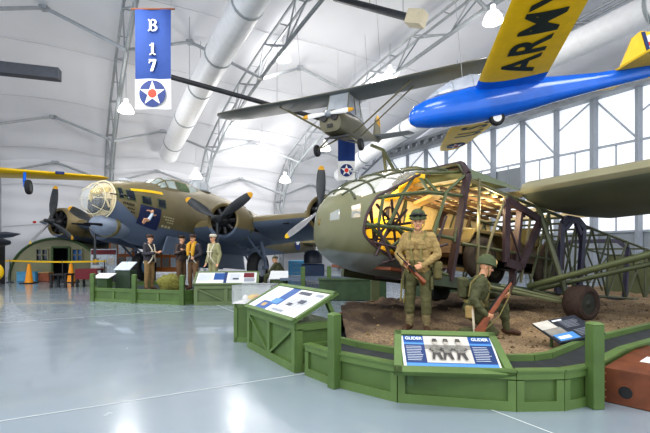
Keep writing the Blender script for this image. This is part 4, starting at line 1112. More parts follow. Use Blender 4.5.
# ground material with grit, leaf litter, darker soil with painted shade
dm = mat('dirt', (158,138,112), .95, 0, .24, 2.2, bump=.5)
nt = dm.node_tree; b_ = nt.nodes['Principled BSDF']; ramp = [n for n in nt.nodes if n.type == 'VALTORGB'][0]
tc = [n for n in nt.nodes if n.type == 'TEX_COORD'][0]
n3 = nt.nodes.new('ShaderNodeTexNoise'); n3.inputs['Scale'].default_value = 38; n3.inputs['Detail'].default_value = 5
r3 = nt.nodes.new('ShaderNodeValToRGB'); r3.color_ramp.elements[0].position = .38; r3.color_ramp.elements[0].color = (.35,.33,.3,1); r3.color_ramp.elements[1].position = .62; r3.color_ramp.elements[1].color = (1.15,1.1,1.0,1)
mx = nt.nodes.new('ShaderNodeMix'); mx.data_type = 'RGBA'; mx.blend_type = 'MULTIPLY'; mx.inputs['Factor'].default_value = .8
nt.links.new(tc.outputs['Object'], n3.inputs['Vector']); nt.links.new(n3.outputs['Fac'], r3.inputs[0]); nt.links.new(ramp.outputs[0], mx.inputs['A']); nt.links.new(r3.outputs[0], mx.inputs['B']); nt.links.new(mx.outputs['Result'], b_.inputs['Base Color'])
sxyz = nt.nodes.new('ShaderNodeSeparateXYZ'); nt.links.new(tc.outputs['Object'], sxyz.inputs[0])
def mrange(sock, a, b):
    n_ = nt.nodes.new('ShaderNodeMapRange'); n_.inputs['From Min'].default_value = a; n_.inputs['From Max'].default_value = b; nt.links.new(sock, n_.inputs[0]); return n_.outputs[0]
def mth(op, a, b):
    n_ = nt.nodes.new('ShaderNodeMath'); n_.operation = op; nt.links.new(a, n_.inputs[0]); nt.links.new(b, n_.inputs[1]); return n_.outputs[0]
n4 = nt.nodes.new('ShaderNodeTexNoise'); n4.inputs['Scale'].default_value = 1.6; n4.inputs['Detail'].default_value = 6; nt.links.new(tc.outputs['Object'], n4.inputs['Vector'])
# dark soil at back and left, glider's shade painted in; pale in front
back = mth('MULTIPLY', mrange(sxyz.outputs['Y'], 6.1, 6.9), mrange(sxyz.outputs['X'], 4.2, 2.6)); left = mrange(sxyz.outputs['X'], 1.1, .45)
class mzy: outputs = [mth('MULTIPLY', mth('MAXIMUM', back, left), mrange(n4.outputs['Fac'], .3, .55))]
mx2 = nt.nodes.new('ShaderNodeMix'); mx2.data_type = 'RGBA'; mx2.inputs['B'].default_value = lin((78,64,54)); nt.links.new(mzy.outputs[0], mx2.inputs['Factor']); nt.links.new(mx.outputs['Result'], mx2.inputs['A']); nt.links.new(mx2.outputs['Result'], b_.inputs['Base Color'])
bp = [n for n in nt.nodes if n.type == 'BUMP'][0]; nt.links.new(n3.outputs['Fac'], bp.inputs['Height'])
soil = MB().add(vv, ff)
nb = inner
soil.add([(p.x,p.y,.2) for p in inn2]+[(p.x,p.y,0) for p in inn2], [(k, (k+1)%len(inn2), len(inn2)+(k+1)%len(inn2), len(inn2)+k) for k in range(len(inn2))])
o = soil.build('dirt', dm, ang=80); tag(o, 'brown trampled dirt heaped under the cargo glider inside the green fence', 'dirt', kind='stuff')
# clods and dry leaves lying on the soil, one mass
mb = MB()
for k in range(900):
    x = random.uniform(.2, 7); y = random.uniform(4.8, 10); p = V((x, y, 0))
    if inside(p, inn2) and edge_d(p, inn2) > .2:
        r = random.uniform(.008,.03) if k % 6 else random.uniform(.03,.05); mb.cur = random.choice((0,0,0,1))
        z = soil_h(x, y); a = random.random()*6
        mb.add([(x+r*math.cos(a+q*2.1)*random.uniform(.6,1.2), y+r*math.sin(a+q*2.1), z-.004) for q in range(3)]+[(x, y, z+r*.7)], [(0,1,3),(1,2,3),(2,0,3)])
o = mb.build('debris', [mat('clod', (96,78,56), .95, 0, .3, 20), mat('dry_leaf', (150,128,90), .9, 0, .3, 20)], smooth=False); tag(o, 'small clods and dry leaves scattered over the trampled dirt', 'debris', kind='stuff')

# inner rail and sloped gutter
mb = MB(); irail = inset(poly, .40)
def zlift(i): return .33
for i in range(len(FP)-1):
    a, b = irail[i], irail[i+1]
    r_ = thing('timber_curb', 'green wooden curb %s, holding back the dirt' % ('beside the sloped reading desk','left of the glider reading panel','behind the glider reading panel','behind the corner beside the fence post','at the foot of the small dark placard','just right of the fence post','sloping back behind the brown wooden box','far away at the right edge')[i], 'rail', ((a+b)/2))
    L = (a+b)/2
    MB().beam(a-L+V((0,0,.385)), b-L+V((0,0,.385)), .07, .07).build('board', M_['green_light'], r_, smooth=False)
    MB().beam(a-L+V((0,0,.18)), b-L+V((0,0,.18)), .04, .34).build('backing', M_['green_dark'], r_, smooth=False)
n = len(FP)
out2 = inset(poly, .05); irail3 = inset(poly, .36)
mb = MB()
for i in range(n-1): mb.quad(out2[i]+V((0,0,.27)), out2[i+1]+V((0,0,.27)), irail3[i+1]+V((0,0,.36)), irail3[i]+V((0,0,.36)))
tag(mb.build('gutter_liner', M_['gutter'], smooth=False), 'dark liner strip between the green fence boards and inner rail', 'liner')

# brown edging boards along the open back of the soil
ed = inset(poly, .4); npl = len(poly)
for i0, l in ((npl-1,'brown edging board of the dirt just behind the near reading desk'),(npl-2,'brown edging board at the far left side of the dirt'),(npl-3,'brown edging board along the back of the dirt under the glider nose')):
    a, b = ed[i0], ed[(i0+1) % npl]; L = (a+b)/2
    r_ = thing('edging_board', l, 'edging board', L)
    MB().beam(a-L+V((0,0,.17)), b-L+V((0,0,.17)), .05, .34).build('board', mat('edging_brown%d' % i0, (124,96,68), .8, 0, .2, 5), r_, smooth=False)

# outer fence panels
def fence_panel(a, b, h, label, group=None, stiles=2, mid=True):
    a, b = V(a), V(b); L = (a+b)/2; d = (b-a); ln = d.length; d.normalize(); nrm = V((d.y,-d.x,0))
    ang = math.atan2(d.y, d.x)
    r_ = thing('low_fence', label, 'fence', L, ang, group)
    MB().box((0,.02,h/2), (ln,.03,h)).build('board', M_['green'], r_, smooth=False)
    t = .03
    MB().box((0,-.01,h-.035), (ln,t,.07)).build('top_rail', M_['green_light'], r_, smooth=False)
    MB().box((0,-.01,.045), (ln,t,.09)).build('bottom_rail', M_['green_light'], r_, smooth=False)
    sx = [-ln/2+.035, ln/2-.035]+([-ln/2+ln*(k+1)/(stiles+1) for k in range(stiles)] if stiles else [])
    for x in sx: MB().box((x,-.009,h/2), (.07,.028,h-.16)).build('stile', M_['green_light'], r_, smooth=False)
    MB().box((0,.01,h+.008), (ln,.1,.02)).build('cap', M_['green_light'], r_, smooth=False)
    return r_
labs = ['green fence panel between the reading desk and the first short post','green fence panel curving left of the glider reading panel','long green fence panel under the glider reading panel','short green fence panel right of the glider reading panel',
        'narrow green fence panel just left of the tall corner post','green fence panel hidden behind the brown wooden box','green fence panel running away behind the brown box','green fence panel far along the right edge']
for i in range(len(FP)-1): fence_panel(FP[i], FP[i+1], .36, labs[i], None, 0 if i != 6 else 2)
def post(p, h, label, m_='green', w=.1, ang=0.0, group=None):
    t = thing('fence_post', label, 'post', (p[0],p[1],0), ang, group)
    MB().box((0,0,h/2), (w,w,h), ch=.006).build('shaft', M_[m_], t)
    MB().loft([[V((sx*w*.52,sy*w*.52,h)) for sx, sy in ((-1,-1),(1,-1),(1,1),(-1,1))],[V((sx*w*.3,sy*w*.3,h+.02)) for sx, sy in ((-1,-1),(1,-1),(1,1),(-1,1))]]).build('cap', M_['green_light'], t, smooth=False)
    return t
post(FP[1]+V((.0,-.06,0)), .78, 'green square post beside the near sloped reading desk', w=.11, ang=R(-50))
post(FP[5]+V((-.02,-.09,0)), .78, 'green square post at the fence corner left of the brown box', w=.115, ang=R(10))
post(at(375,300,11.2)*1.0, 1.0, 'olive green post standing at the back of the dirt behind the soldiers', 'olive_green', .22)

# big reading panel on the fence
def panel_art(root, M, w, h, spec, name='printed_panel', base=None):
    """flat printed sheet: list of (x0,y0,x1,y1,material) on a sheet of w x h, M places it"""
    mb = MB(); mats = [base or M_['paper']]
    mb.add([M @ V(p) for p in ((0,0,0),(w,0,0),(w,h,0),(0,h,0))], [(0,1,2,3)])
    lv = 1
    for x0, y0, x1, y1, mm in spec:
        if mm not in mats: mats.append(mm)
        mb.cur = mats.index(mm); z = .0008*lv; lv += .35
        mb.add([M @ V(p) for p in ((x0*w,y0*h,z),(x1*w,y0*h,z),(x1*w,y1*h,z),(x0*w,y1*h,z))], [(0,1,2,3)])
    return mb.build(name, mats, root, smooth=False)
pb = mat('print_blue', (38,84,150), .45, 0, .05); pd = mat('print_navy', (30,58,110), .45, 0, .05); pl = mat('print_light', (84,142,204), .45, 0, .05)
inkw = mat('print_white', (226,232,238), .5, 0, .03); inkd = mat('print_dark', (70,76,90), .5, 0, .05); inkg = mat('print_grey', (150,156,168), .5, 0, .05); mid_g = mat('print_mid', (138,136,130), .6, 0, .2, 10)
def lines(x0, x1, y0, y1, n, mm, fill=.45, ragged=.25):
    out = []; dy = (y1-y0)/n
    for i in range(n):
        y = y1-dy*(i+1); out.append((x0, y+dy*(1-fill)/2, x1-(x1-x0)*ragged*random.random(), y+dy*(1+fill)/2, mm))
    return out
A, B = at(394,373,3.98), at(516,376.5,3.93)
Tl, Tr = at(403,331.5,4.4), at(504,335,4.4)
xd = (B-A).normalized(); zc_ = xd.cross(((Tl+Tr)/2-(A+B)/2)).normalized(); yd = zc_.cross(xd)
W_, Hh = (B-A).length, ((Tl+Tr)/2-(A+B)/2).length
rp_ = thing('reading_sign', 'green framed tilted GLIDER panel with black and white soldier photograph on the fence', 'sign', A.lerp(B,.5)*1.0)
L0 = rp_.location.copy()
MP = Matrix((xd, yd, zc_)).transposed().to_4x4(); MP.translation = A-L0
tp = lambda p: MP @ V(p)
mb = MB().loft([[tp((x,y_,z)) for x, y_ in ((0,0),(W_,0),(W_-.05,Hh),(.05,Hh))] for z in (-.03,0)]); mb.build('backing_board', M_['green'], rp_, smooth=False)
mb = MB(); fwid = .075
for x0, y0, x1, y1 in ((0,0,W_,fwid),(0,Hh-fwid*.8,W_,Hh),(0,0,fwid,Hh),(W_-fwid,0,W_,Hh)):
    k = lambda x, y_: x+(.05*(1-2*x/W_))*y_/Hh
    mb.loft([[tp((k(x,y_),y_,z)) for x, y_ in ((x0,y0),(x1,y0),(x1,y1),(x0,y1))] for z in (0,.022)])
mb.build('frame', M_['green_light'], rp_, smooth=False)
PW, PH = W_-.2, Hh-.15
MQ = MP @ Matrix.Translation((.1,.085,.006))
spec = [(.03,0,.98,1,pb),(.03,.12,.98,.72,pd),(.03,.0,.98,.1,pl),(.25,.12,.74,1,M_['photo_light']),(.25,.55,.74,.7,mid_g),(.03,.7,.25,.76,pl),(.74,.7,.98,.76,pl)]
spec += lines(.05,.23,.16,.66,9,inkw,.22)+lines(.76,.95,.16,.66,9,inkw,.22)
pan = panel_art(rp_, MQ, PW, PH, spec)
for xx in (.14,.86): text_mesh('heading', 'GLIDER', .055, MQ @ frame_m(V((PW*xx,PH*.87,.016)), (1,0,0), (0,1,0)), inkw, pan, bold=.0015, extrude=0, sx=.9)
mb = MB()     # three men of the photograph, in flat ink
for cx, lean, hgt in ((.36,.02,.66),(.475,.03,.6),(.62,-.01,.66)):
    q = lambda x, y_: MQ @ V((x*PW, y_*PH, .016))
    x = cx
    mb.mi(0).poly([q(x-.045,.42),q(x-.03,.62),q(x+.0,.68),q(x+.04,.62),q(x+.05,.42),q(x+.03,.4),q(x-.03,.4)])
    mb.mi(1).poly([q(x-.04,.42),q(x-.055,.2),q(x-.03,.19),q(x-.005,.4)]); mb.poly([q(x+.0,.4),q(x+.03,.19),q(x+.06,.2),q(x+.04,.42)])
    mb.mi(2).poly([q(x+.022*math.cos(a)+lean*.3, .75+.085*math.sin(a)) for a in [2*math.pi*k/12 for k in range(12)]])
    mb.mi(1).poly([q(x-.03+lean*.3,.77),q(x+.03+lean*.3,.77),q(x+.02+lean*.3,.88),q(x-.02+lean*.3,.88)])
    mb.mi(1).poly([q(x-.045,.6),q(x-.075,.5),q(x-.03,.44),q(x-.03,.48),q(x-.055,.52)]); mb.poly([q(x+.04,.6),q(x+.085,.54),q(x+.04,.46),q(x+.035,.5),q(x+.06,.54)])
mb.build('photograph', [mat('print_shirt', (118,116,110), .6, 0, .3, 30), mat('print_charcoal', (72,70,68), .6, 0, .15, 20), mat('print_face', (176,170,160), .6, 0, .05)], pan, smooth=False)
for f_ in (.15,.85): MB().beam(tp((W_*f_,.1,-.03)), V((tp((W_*f_,.1,0)).x, tp((W_*f_,.1,0)).y+.03, -L0.z+.2)), .05,.05).build('bracket', M_['green_dark'], rp_, smooth=False)

# small dark placard on the dirt
q0, q1, q2, q3 = at(564,349,4.9)+V((0,.08,.05)), at(610,339,4.97)+V((0,.08,.05)), at(593,322,5.5)+V((0,.08,.05)), at(541,327.5,5.4)+V((0,.08,.05))
pc = thing('placard', 'small dark placard with blue photograph tilted on the dirt behind the corner post', 'sign', V((q0.lerp(q2,.5).x, q0.lerp(q2,.5).y, soil_h(3.2,5.4))))
L0 = pc.location.copy(); xd = (q1-q0).normalized(); yv = (q3-q0); zn = xd.cross(yv).normalized(); yd = zn.cross(xd)
w1, h1 = (q1-q0).length, yv.dot(yd); M1 = Matrix((xd, yd, zn)).transposed().to_4x4(); M1.translation = q0-L0
MB().loft([[M1 @ V((x,y_,z)) for x, y_ in ((0,0),(w1,0),(w1,h1),(0,h1))] for z in (-.025,0)]).build('board', M_['sign_dark'], pc, smooth=False)
panel_art(pc, M1 @ Matrix.Translation((0,0,.002)), w1, h1, [(.0,.62,.36,1,M_['photo_light']),(.02,.3,.4,.62,mid_g),(.06,.05,.5,.34,pl),(.1,.12,.36,.24,inkw)]+lines(.5,.9,.5,.85,6,inkg,.3)+lines(.55,.9,.1,.4,5,inkg,.3)+[(.4,.86,.62,.93,inkw)], base=M_['sign_dark'])
mb = MB(); 
for f_ in (.2,.8): 
    e = M1 @ V((w1*f_,h1*.6,-.02)); mb.tube(e, V((e.x,e.y,-.06)), .018, n=6)
    e = M1 @ V((w1*f_,h1*.1,-.02)); mb.tube(e, V((e.x,e.y,-.06)), .014, n=6)
mb.build('stake', M_['green_dark'], pc)

# ------------------------------------------------------------------ crate-like reading desks
def crate_desk(label, p0, p1, depth, h0, h1, m_main, m_light, spec, over=.06, open_side=False, graphic=(.07,.07), base=None):
    p0, p1 = V(p0), V(p1); L = (p0+p1)/2; d = (p1-p0); W = d.length; ang = math.atan2(d.y, d.x)
    t = thing('reading_desk', label, 'display desk', L, ang)
    # local: x along the front, y into the desk (left of x), front at y = 0
    x0, x1 = -W/2, W/2
    MB().hexa([V(p) for p in ((x0,0.02,0),(x1-.02,0.02,0),(x1-.02,depth,0),(x0,depth,0),(x0,.02,h0-.03),(x1-.02,.02,h0-.03),(x1-.02,depth,h0-.03 if open_side else h1-.06),(x0,depth,h0-.03 if open_side else h1-.06))]).build('cabinet', m_main, t, smooth=False)
    bw = .09
    for nm, bx in (('bottom_board',((0,.0,.05),(W,.04,.1))),('top_board',((0,.0,h0-.06),(W,.04,.1)))): MB().box(*bx).build(nm, m_light, t, smooth=False)
    for x in (x0+bw/2, 0, x1-bw/2): MB().box((x,.001,h0/2), (bw,.038,h0-.2)).build('stile', m_light, t, smooth=False)
    for s_ in (-1, 1):
        MB().beam((s_*(W/2-bw),.005,h0-.12) , (s_*.06,.005,.11), .034, .05, (0,1,0)).build('brace', m_light, t, smooth=False)
    for x, nm in ((x1-.005,'side_frame'),(x0+.005,'side_frame')):
        mb = MB(); mb.box((x,depth/2,.05),(.03,depth,.1)).box((x,depth/2,h0-.08),(.03,depth,.08)).box((x,.045,h0/2),(.03,.09,h0-.2)).box((x,depth-.045,h0/2),(.03,.09,h0-.2)).box((x,depth/2,h0*.5),(.03,depth-.18,.05))
        mb.build(nm, m_light, t, smooth=False)
    # sloping lectern board
    sl = math.atan2(h1-h0, depth); a, b = V((x0-over,-over,h0-over*math.tan(sl))), V((x1+over,-over,h0-over*math.tan(sl)))
    ln = (depth+over*1.6)/math.cos(sl); up_ = V((0,math.cos(sl),math.sin(sl))); nn = V((0,-math.sin(sl),math.cos(sl)))
    M1 = Matrix((V((1,0,0)), up_, nn)).transposed().to_4x4(); M1.translation = a
    WW = W+2*over
    MB().loft([[M1 @ V((x,y_,z)) for x, y_ in ((0,0),(WW,0),(WW,ln),(0,ln))] for z in (0,.03)]).build('lectern_board', m_main, t, smooth=False)
    mb = MB(); f_ = .06
    for xa, ya, xb, yb in ((0,0,WW,f_),(0,ln-f_,WW,ln),(0,0,f_,ln),(WW-f_,0,WW,ln)): mb.loft([[M1 @ V((x,y_,z)) for x, y_ in ((xa,ya),(xb,ya),(xb,yb),(xa,yb))] for z in (.03,.045)])
    mb.build('lectern_frame', m_light, t, smooth=False)
    panel_art(t, M1 @ Matrix.Translation((graphic[0],graphic[1],.034)), WW-2*graphic[0], ln-2*graphic[1], spec, base=base)
    if open_side:
        for x in (x0+.04, x1-.04): MB().beam((x,depth+.02,h0-.02), (x,depth*.8,h1-.04), .05, .07, (1,0,0)).build('prop', m_light, t, smooth=False)
    return t
spec1 = [(.0,.0,.42,1,inkw),(.34,.25,.5,1,pb),(.16,.0,.4,.32,pb),(.22,.1,.3,.24,M_['tan']),(.3,.28,.46,.5,pl)]+lines(.05,.3,.45,.9,8,inkg,.3)+lines(.56,.95,.3,.75,9,inkg,.3)+[(.55,.8,.76,.92,inkd),(.84,.82,.96,.92,inkg),(.5,.05,.72,.13,inkg),(.74,.46,.84,.6,inkd),(.62,.32,.7,.42,inkd)]
crate_desk('near green crate desk with a sloping blue and white information sheet', (-1.17,6.6,0), (-.35,5.19,0), .55, .62, .9, M_['green'], M_['green_light'], spec1, .05, True)
OG, OGL = mat('desk_olive', (92,108,72), .6, 0, .12, 3), mat('desk_olive_light', (106,122,84), .6, 0, .1, 3)
spec2 = [(.0,.05,.27,.95,inkw),(.28,.3,.47,.95,pb),(.45,.0,.5,1,pd),(.52,.05,.76,.95,inkw),(.78,.5,.96,.95,M_['maroon']),(.79,.1,.97,.45,inkg)]+lines(.02,.25,.2,.85,7,inkg,.3)+lines(.54,.74,.2,.85,7,inkg,.3)+[(.6,.3,.7,.45,inkd)]
crate_desk('distant olive crate desk with a long information sheet beside the crew platform', (-3.55,11.75,0), (-1.87,11.95,0), .6, .56, .85, OG, OGL, spec2, .04)
# low reading board by the bomber wheel
t = thing('reading_board', 'white low reading board on a frame in front of the right bomber wheel', 'sign', at(279,276,15.2)*1.0); t.location.z = 0; t.scale = (.68,.7,.86)
MB().loft([[V((x,y_,z)) for x, y_ in ((-.5,-.2),(.5,-.2),(.5,.3),(-.5,.3))][:2]+[V((.45,.25,z+.3)),V((-.45,.25,z+.3))] for z in (.58,.61)]).build('board', M_['paper'], t, smooth=False)
MB().box((0,.05,.5), (.9,.3,.2)).box((-.4,.05,.25),(.08,.3,.5)).box((.4,.05,.25),(.08,.3,.5)).build('stand', OG, t, smooth=False)

# display case on a narrow pedestal
t = thing('display_case', 'clear display case of small yellow and red model on green pedestal', 'display case', V((-1.22,7.15,0)), R(-8))
MB().box((0,0,.31), (.42,.42,.62)).build('pedestal', M_['green'], t, smooth=False)
mb = MB()
for x in (-.19,.19): mb.box((x,-.21,.31), (.06,.03,.62))
mb.box((0,-.21,.59),(.4,.03,.06)).box((0,-.21,.04),(.4,.03,.08)); mb.build('frame', M_['green_light'], t, smooth=False)
MB().box((.08,0,.77), (.62,.5,.28)).build('glass_box', M_['case_glass'], t, smooth=False)
for x in (-.23,.39):
    for y_ in (-.25,.25): MB().box((x,y_,.77), (.014,.014,.28)).build('case_edge', M_['steel'], t, smooth=False)
MB().box((.08,-.25,.912), (.63,.012,.012)).box((.08,.25,.912), (.63,.012,.012)).build('case_edge', M_['steel'], t, smooth=False)
MB().box((.08,0,.628), (.62,.5,.016)).build('base_plate', M_['white'], t, smooth=False)
tm = thing('toy_model', 'small yellow, red and white model inside the clear display case', 'model', (t.matrix_basis @ V((.08,-.02,.637))), R(20))
MB().ell((0,0,.07), (.14,.05,.05)).build('body', M_['yellow'], tm); MB().box((0,0,.09),(.06,.3,.015)).build('wing', M_['red'], tm); MB().ell((-.16,.02,.06),(.05,.05,.055)).build('head', M_['white'], tm); MB().box((0,0,.01),(.16,.08,.02)).build('stand', M_['black'], tm)

# brown plywood box, lower right corner
p0, p1 = V((2.70,4.20,0)), V((2.97,3.90,0)); d = p1-p0; W = d.length; ang = math.atan2(d.y, d.x)
bxr = thing('wooden_box', 'worn brown wooden box with a round hole and paper on top', 'box', (p0+p1)/2, ang)
DEP = 1.5
MB().box((0,DEP/2,.17), (W,DEP,.34), ch=.008).build('carcass', M_['crate_wood'], bxr)
MB().disc((-.02,-.003,.13), .058, (0,-1,0), 24).build('round_hole', M_['black'], bxr, smooth=False)
MB().lathe([(.058,-.004),(.066,-.004),(.066,.004),(.058,.004)], (-.02,-.004,.13), (0,1,0), 24, cap=False).build('hole_rim', M_['wood'], bxr)
mb = MB()
for z in (.05,.12,.2,.28): mb.disc((W/2-.02,-.004,z), .006, (0,-1,0), 8); mb.disc((-W/2+.02,-.004,z), .006, (0,-1,0), 8)
mb.build('nail', M_['tan'], bxr, smooth=False)
pp = MB().box((0,0,.002), (.22,.3,.003)).build('paper_sheet', M_['white'], smooth=False); pp.location = bxr.matrix_basis @ V((.1,.62,.342)); pp.rotation_euler = (0,0,ang)
tag(pp, 'white paper sheet lying on top of the brown wooden box', 'paper')

# ================================================================== BOMBER CREW PLATFORM
CP = [V((-6.85,12.8,0)), V((-5.4,12.3,0)), V((-3.9,11.85,0)), V((-3.5,12.3,0)), V((-2.6,13.6,0)), V((-3.2,15.2,0)), V((-5.6,15.9,0)), V((-7.6,15.0,0))]
MB_ = MB().prism([p+V((0,0,.2)) for p in inset(CP, .09)], (0,0,.06)); o = MB_.build('platform_deck', mat('deck_grey', (74,82,88), .5, 0, .12, 2), smooth=False); tag(o, 'low grey stage floor under the bomber crew mannequins', 'platform')
mb = MB(); mb.prism([p for p in inset(CP, .2)], (0,0,.2)); o2 = mb.build('skirt', M_['gutter'], o, smooth=False)
clabs = ['green fence panel at the front left of the crew stage','green fence panel at the front right of the crew stage below the net bundle','green fence panel turning back beside the olive desk','green fence panel along the far right of the crew stage','green fence panel behind the crew mannequins','green fence panel at the rear of the crew stage','green fence panel along the left end of the crew stage','green fence panel at the rear left of the crew stage']
for i in range(len(CP)):
    if i in (4,5): continue
    fence_panel(CP[i], CP[(i+1) % len(CP)], .38, clabs[i], None, 1)
for i, (p, l) in enumerate(((CP[0],'green post at the left corner of the crew stage'),(CP[1],'green post in the middle of the crew stage fence'),(CP[2],'green post beside the olive desk at the crew stage corner'),(V((-5.75,14.2,0)),'green post rising behind the standing airman in the harness'))):
    post(p+V((0,-.03,0)), .8 if i < 3 else 1.05, l, w=.12)
# small lecterns on the left end of the stage
t = thing('equipment_cabinet', 'dark green cabinet with a printed sheet standing on the crew stage', 'cabinet', V((-6.25,13.6,.26)), R(-15)); t.scale = (.72,.8,.78)
MB().box((0,0,.4), (.75,.4,.8), ch=.01).build('body', mat('cab_green', (58,74,58), .5, 0, .15), t); MB().hexa([V(p) for p in ((-.4,-.25,.8),(.4,-.25,.8),(.4,.2,1.1),(-.4,.2,1.1),(-.4,-.25,.83),(.4,-.25,.83),(.4,.2,1.13),(-.4,.2,1.13))]).build('poster_board', M_['poster'], t, smooth=False)
t = thing('reading_board', 'small white reading board at the left corner of the crew stage', 'sign', V((-6.72,13.2,.26)), R(-15)); t.scale = (.75,.75,.72)
MB().hexa([V(p) for p in ((-.4,-.22,.55),(.4,-.22,.55),(.4,.2,.72),(-.4,.2,.72),(-.4,-.22,.58),(.4,-.22,.58),(.4,.2,.75),(-.4,.2,.75))]).build('board', M_['paper'], t, smooth=False)
MB().box((0,0,.29), (.5,.3,.58)).build('stand', M_['green_dark'], t, smooth=False)
# camouflage net bundle, bags, poles, extinguisher
def lump(name, label, cat, loc, r, m_, seed, amp=.18, group=None):
    mb = MB(); rings = []
    for i in range(13):
        a = -math.pi/2+math.pi*i/12; ring = []
        for k in range(22):
            b = 2*math.pi*k/22; d = V((math.cos(a)*math.cos(b), math.cos(a)*math.sin(b), math.sin(a)))
            q = 1+amp*noise.noise(d*2.2+V((seed,0,0)))+amp*.5*noise.noise(d*6+V((seed,3,0)))
            z = d.z*r[2]*q; ring.append(V((d.x*r[0]*q, d.y*r[1]*q, max(z, -r[2]*.75)+r[2]*.75)))
        rings.append(ring)
    o = mb.loft(rings).build(name, m_, None, ang=70); o.location = loc
    tag(o, label, cat, group); return o
lump('net_bundle', 'rolled olive camouflage net bundle lying at the front of the crew stage', 'bundle', V((-4.66,13.0,.26)), (.34,.28,.3), M_['grass_net'], 1, .3)
lump('kit_bag', 'reddish brown kit bag at the feet of the fur-collared airman', 'bag', V((-3.35,12.75,.26)), (.24,.16,.28), mat('kit_brown', (104,62,52), .7, 0, .2, 8), 9, .15)
# ================================================================== PEOPLE
def cap_mesh(mb, a, ra, b, rb, n=12, sq=1.0):
    a, b = V(a), V(b); d = b-a; L = d.length
    if L < 1e-5: mb.ell(a, (ra,ra,ra), n, 8); return
    d.normalize(); u = d.orthogonal().normalized(); w = d.cross(u); rings = []
    for q in (-90,-60,-30,0): rings.append((a+d*ra*math.sin(R(q)), ra*max(.02, math.cos(R(q)))))
    for q in (0,30,60,90): rings.append((b+d*rb*math.sin(R(q)), rb*max(.02, math.cos(R(q)))))
    mb.loft([[c+(u*math.cos(2*math.pi*k/n)+w*math.sin(2*math.pi*k/n))*r for k in range(n)] for c, r in rings])

def body_from(prims, voxel, mats, name, parent, smooth_it=3):
    """prims: (a, ra, b, rb, region). One continuous surface, painted by the nearest limb."""
    mb = MB()
    for a, ra, b, rb, g in prims: cap_mesh(mb, a, ra, b, rb)
    me = bpy.data.meshes.new('tmp'); me.from_pydata(mb.v, [], mb.f); me.update()
    o = bpy.data.objects.new('tmp', me); C.objects.link(o)
    r = o.modifiers.new('r', 'REMESH'); r.mode = 'VOXEL'; r.voxel_size = voxel; r.use_smooth_shade = True
    if smooth_it:
        sm_ = o.modifiers.new('s', 'SMOOTH'); sm_.factor = .5; sm_.iterations = smooth_it
    bpy.context.view_layer.update()
    out = bpy.data.meshes.new_from_object(o.evaluated_get(bpy.context.evaluated_depsgraph_get())); bpy.data.objects.remove(o)
    nf = len(out.polygons); cen_ = np.zeros(nf*3, 'f'); out.polygons.foreach_get('center', cen_); P = cen_.reshape(-1,3)
    best = np.full(nf, 1e9); idx = np.zeros(nf, 'i')
    for a, ra, b, rb, g in prims:
        a_, b_2 = np.array(a, 'f'), np.array(b, 'f'); ab = b_2-a_; l2 = max(float(ab@ab), 1e-9)
        t = np.clip(((P-a_)@ab)/l2, 0, 1); d = np.linalg.norm(P-(a_+t[:,None]*ab), axis=1)-(ra+(rb-ra)*t)
        m_ = d < best; best[m_] = d[m_]; idx[m_] = g
    if voxel < .01:      # creases in the cloth
        vt = np.zeros(len(out.vertices), bool)
        for pl_, g in zip(out.polygons, idx):
            if g in (0, 1, 4): vt[list(pl_.vertices)] = True
        nv = [v.normal.copy() for v in out.vertices]
        for v in out.vertices:
            if vt[v.index]:
                c_ = v.co; v.co = c_+nv[v.index]*(.010*noise.noise(V((c_.x*8, c_.y*8, c_.z*17)))+.006*noise.noise(V((c_.x*20+3, c_.y*20, c_.z*34))))
    out.materials.clear()
    for m_ in mats: out.materials.append(m_)
    out.polygons.foreach_set('material_index', idx.astype('i')); out.shade_smooth()
    ob = bpy.data.objects.new(name, out); C.objects.link(ob); ob.parent = parent
    return ob

JACKET, TROUS, BOOT, SKIN, GAIT, LIPS = range(6)
def hand_prims(w, d, nrm, flip=1, curl=55, g=SKIN, k=1.0):
    w, d, nrm = V(w), V(d).normalized(), V(nrm).normalized(); nrm = (nrm-d*nrm.dot(d)).normalized(); s_ = d.cross(nrm)*flip
    P = [(w, .026*k, w+d*.04*k, .03*k, g)]
    for o_ in (-.026,-.009,.009,.026): P.append((w+d*.03*k+s_*o_*.8*k, .017*k, w+d*.088*k+s_*o_*k, .014*k, g))
    for o_, ln, c_ in ((.030,.8,0),(.010,.95,4),(-.010,.9,8),(-.030,.72,12)):
        b = w+d*.09*k+s_*o_*k; dd = d; p = b
        for j, seg in enumerate((.042,.027,.022)):
            a = R((curl+c_)*(.55,1.15,1.5)[j]); q = p+(d*math.cos(a)+nrm*math.sin(a))*seg*ln*k
            P.append((p, (.0105,.0095,.0085)[j]*k, q, (.0095,.0085,.007)[j]*k, g)); p = q
    b = w+d*.025*k+s_*.03*k; t1 = b+(s_*.55+d*.6+nrm*.35).normalized()*.045*k; t2 = t1+(d*.6+nrm*.75+s_*.05).normalized()*.032*k
    P += [(b, .016*k, t1, .0125*k, g), (t1, .012*k, t2, .009*k, g)]
    return P
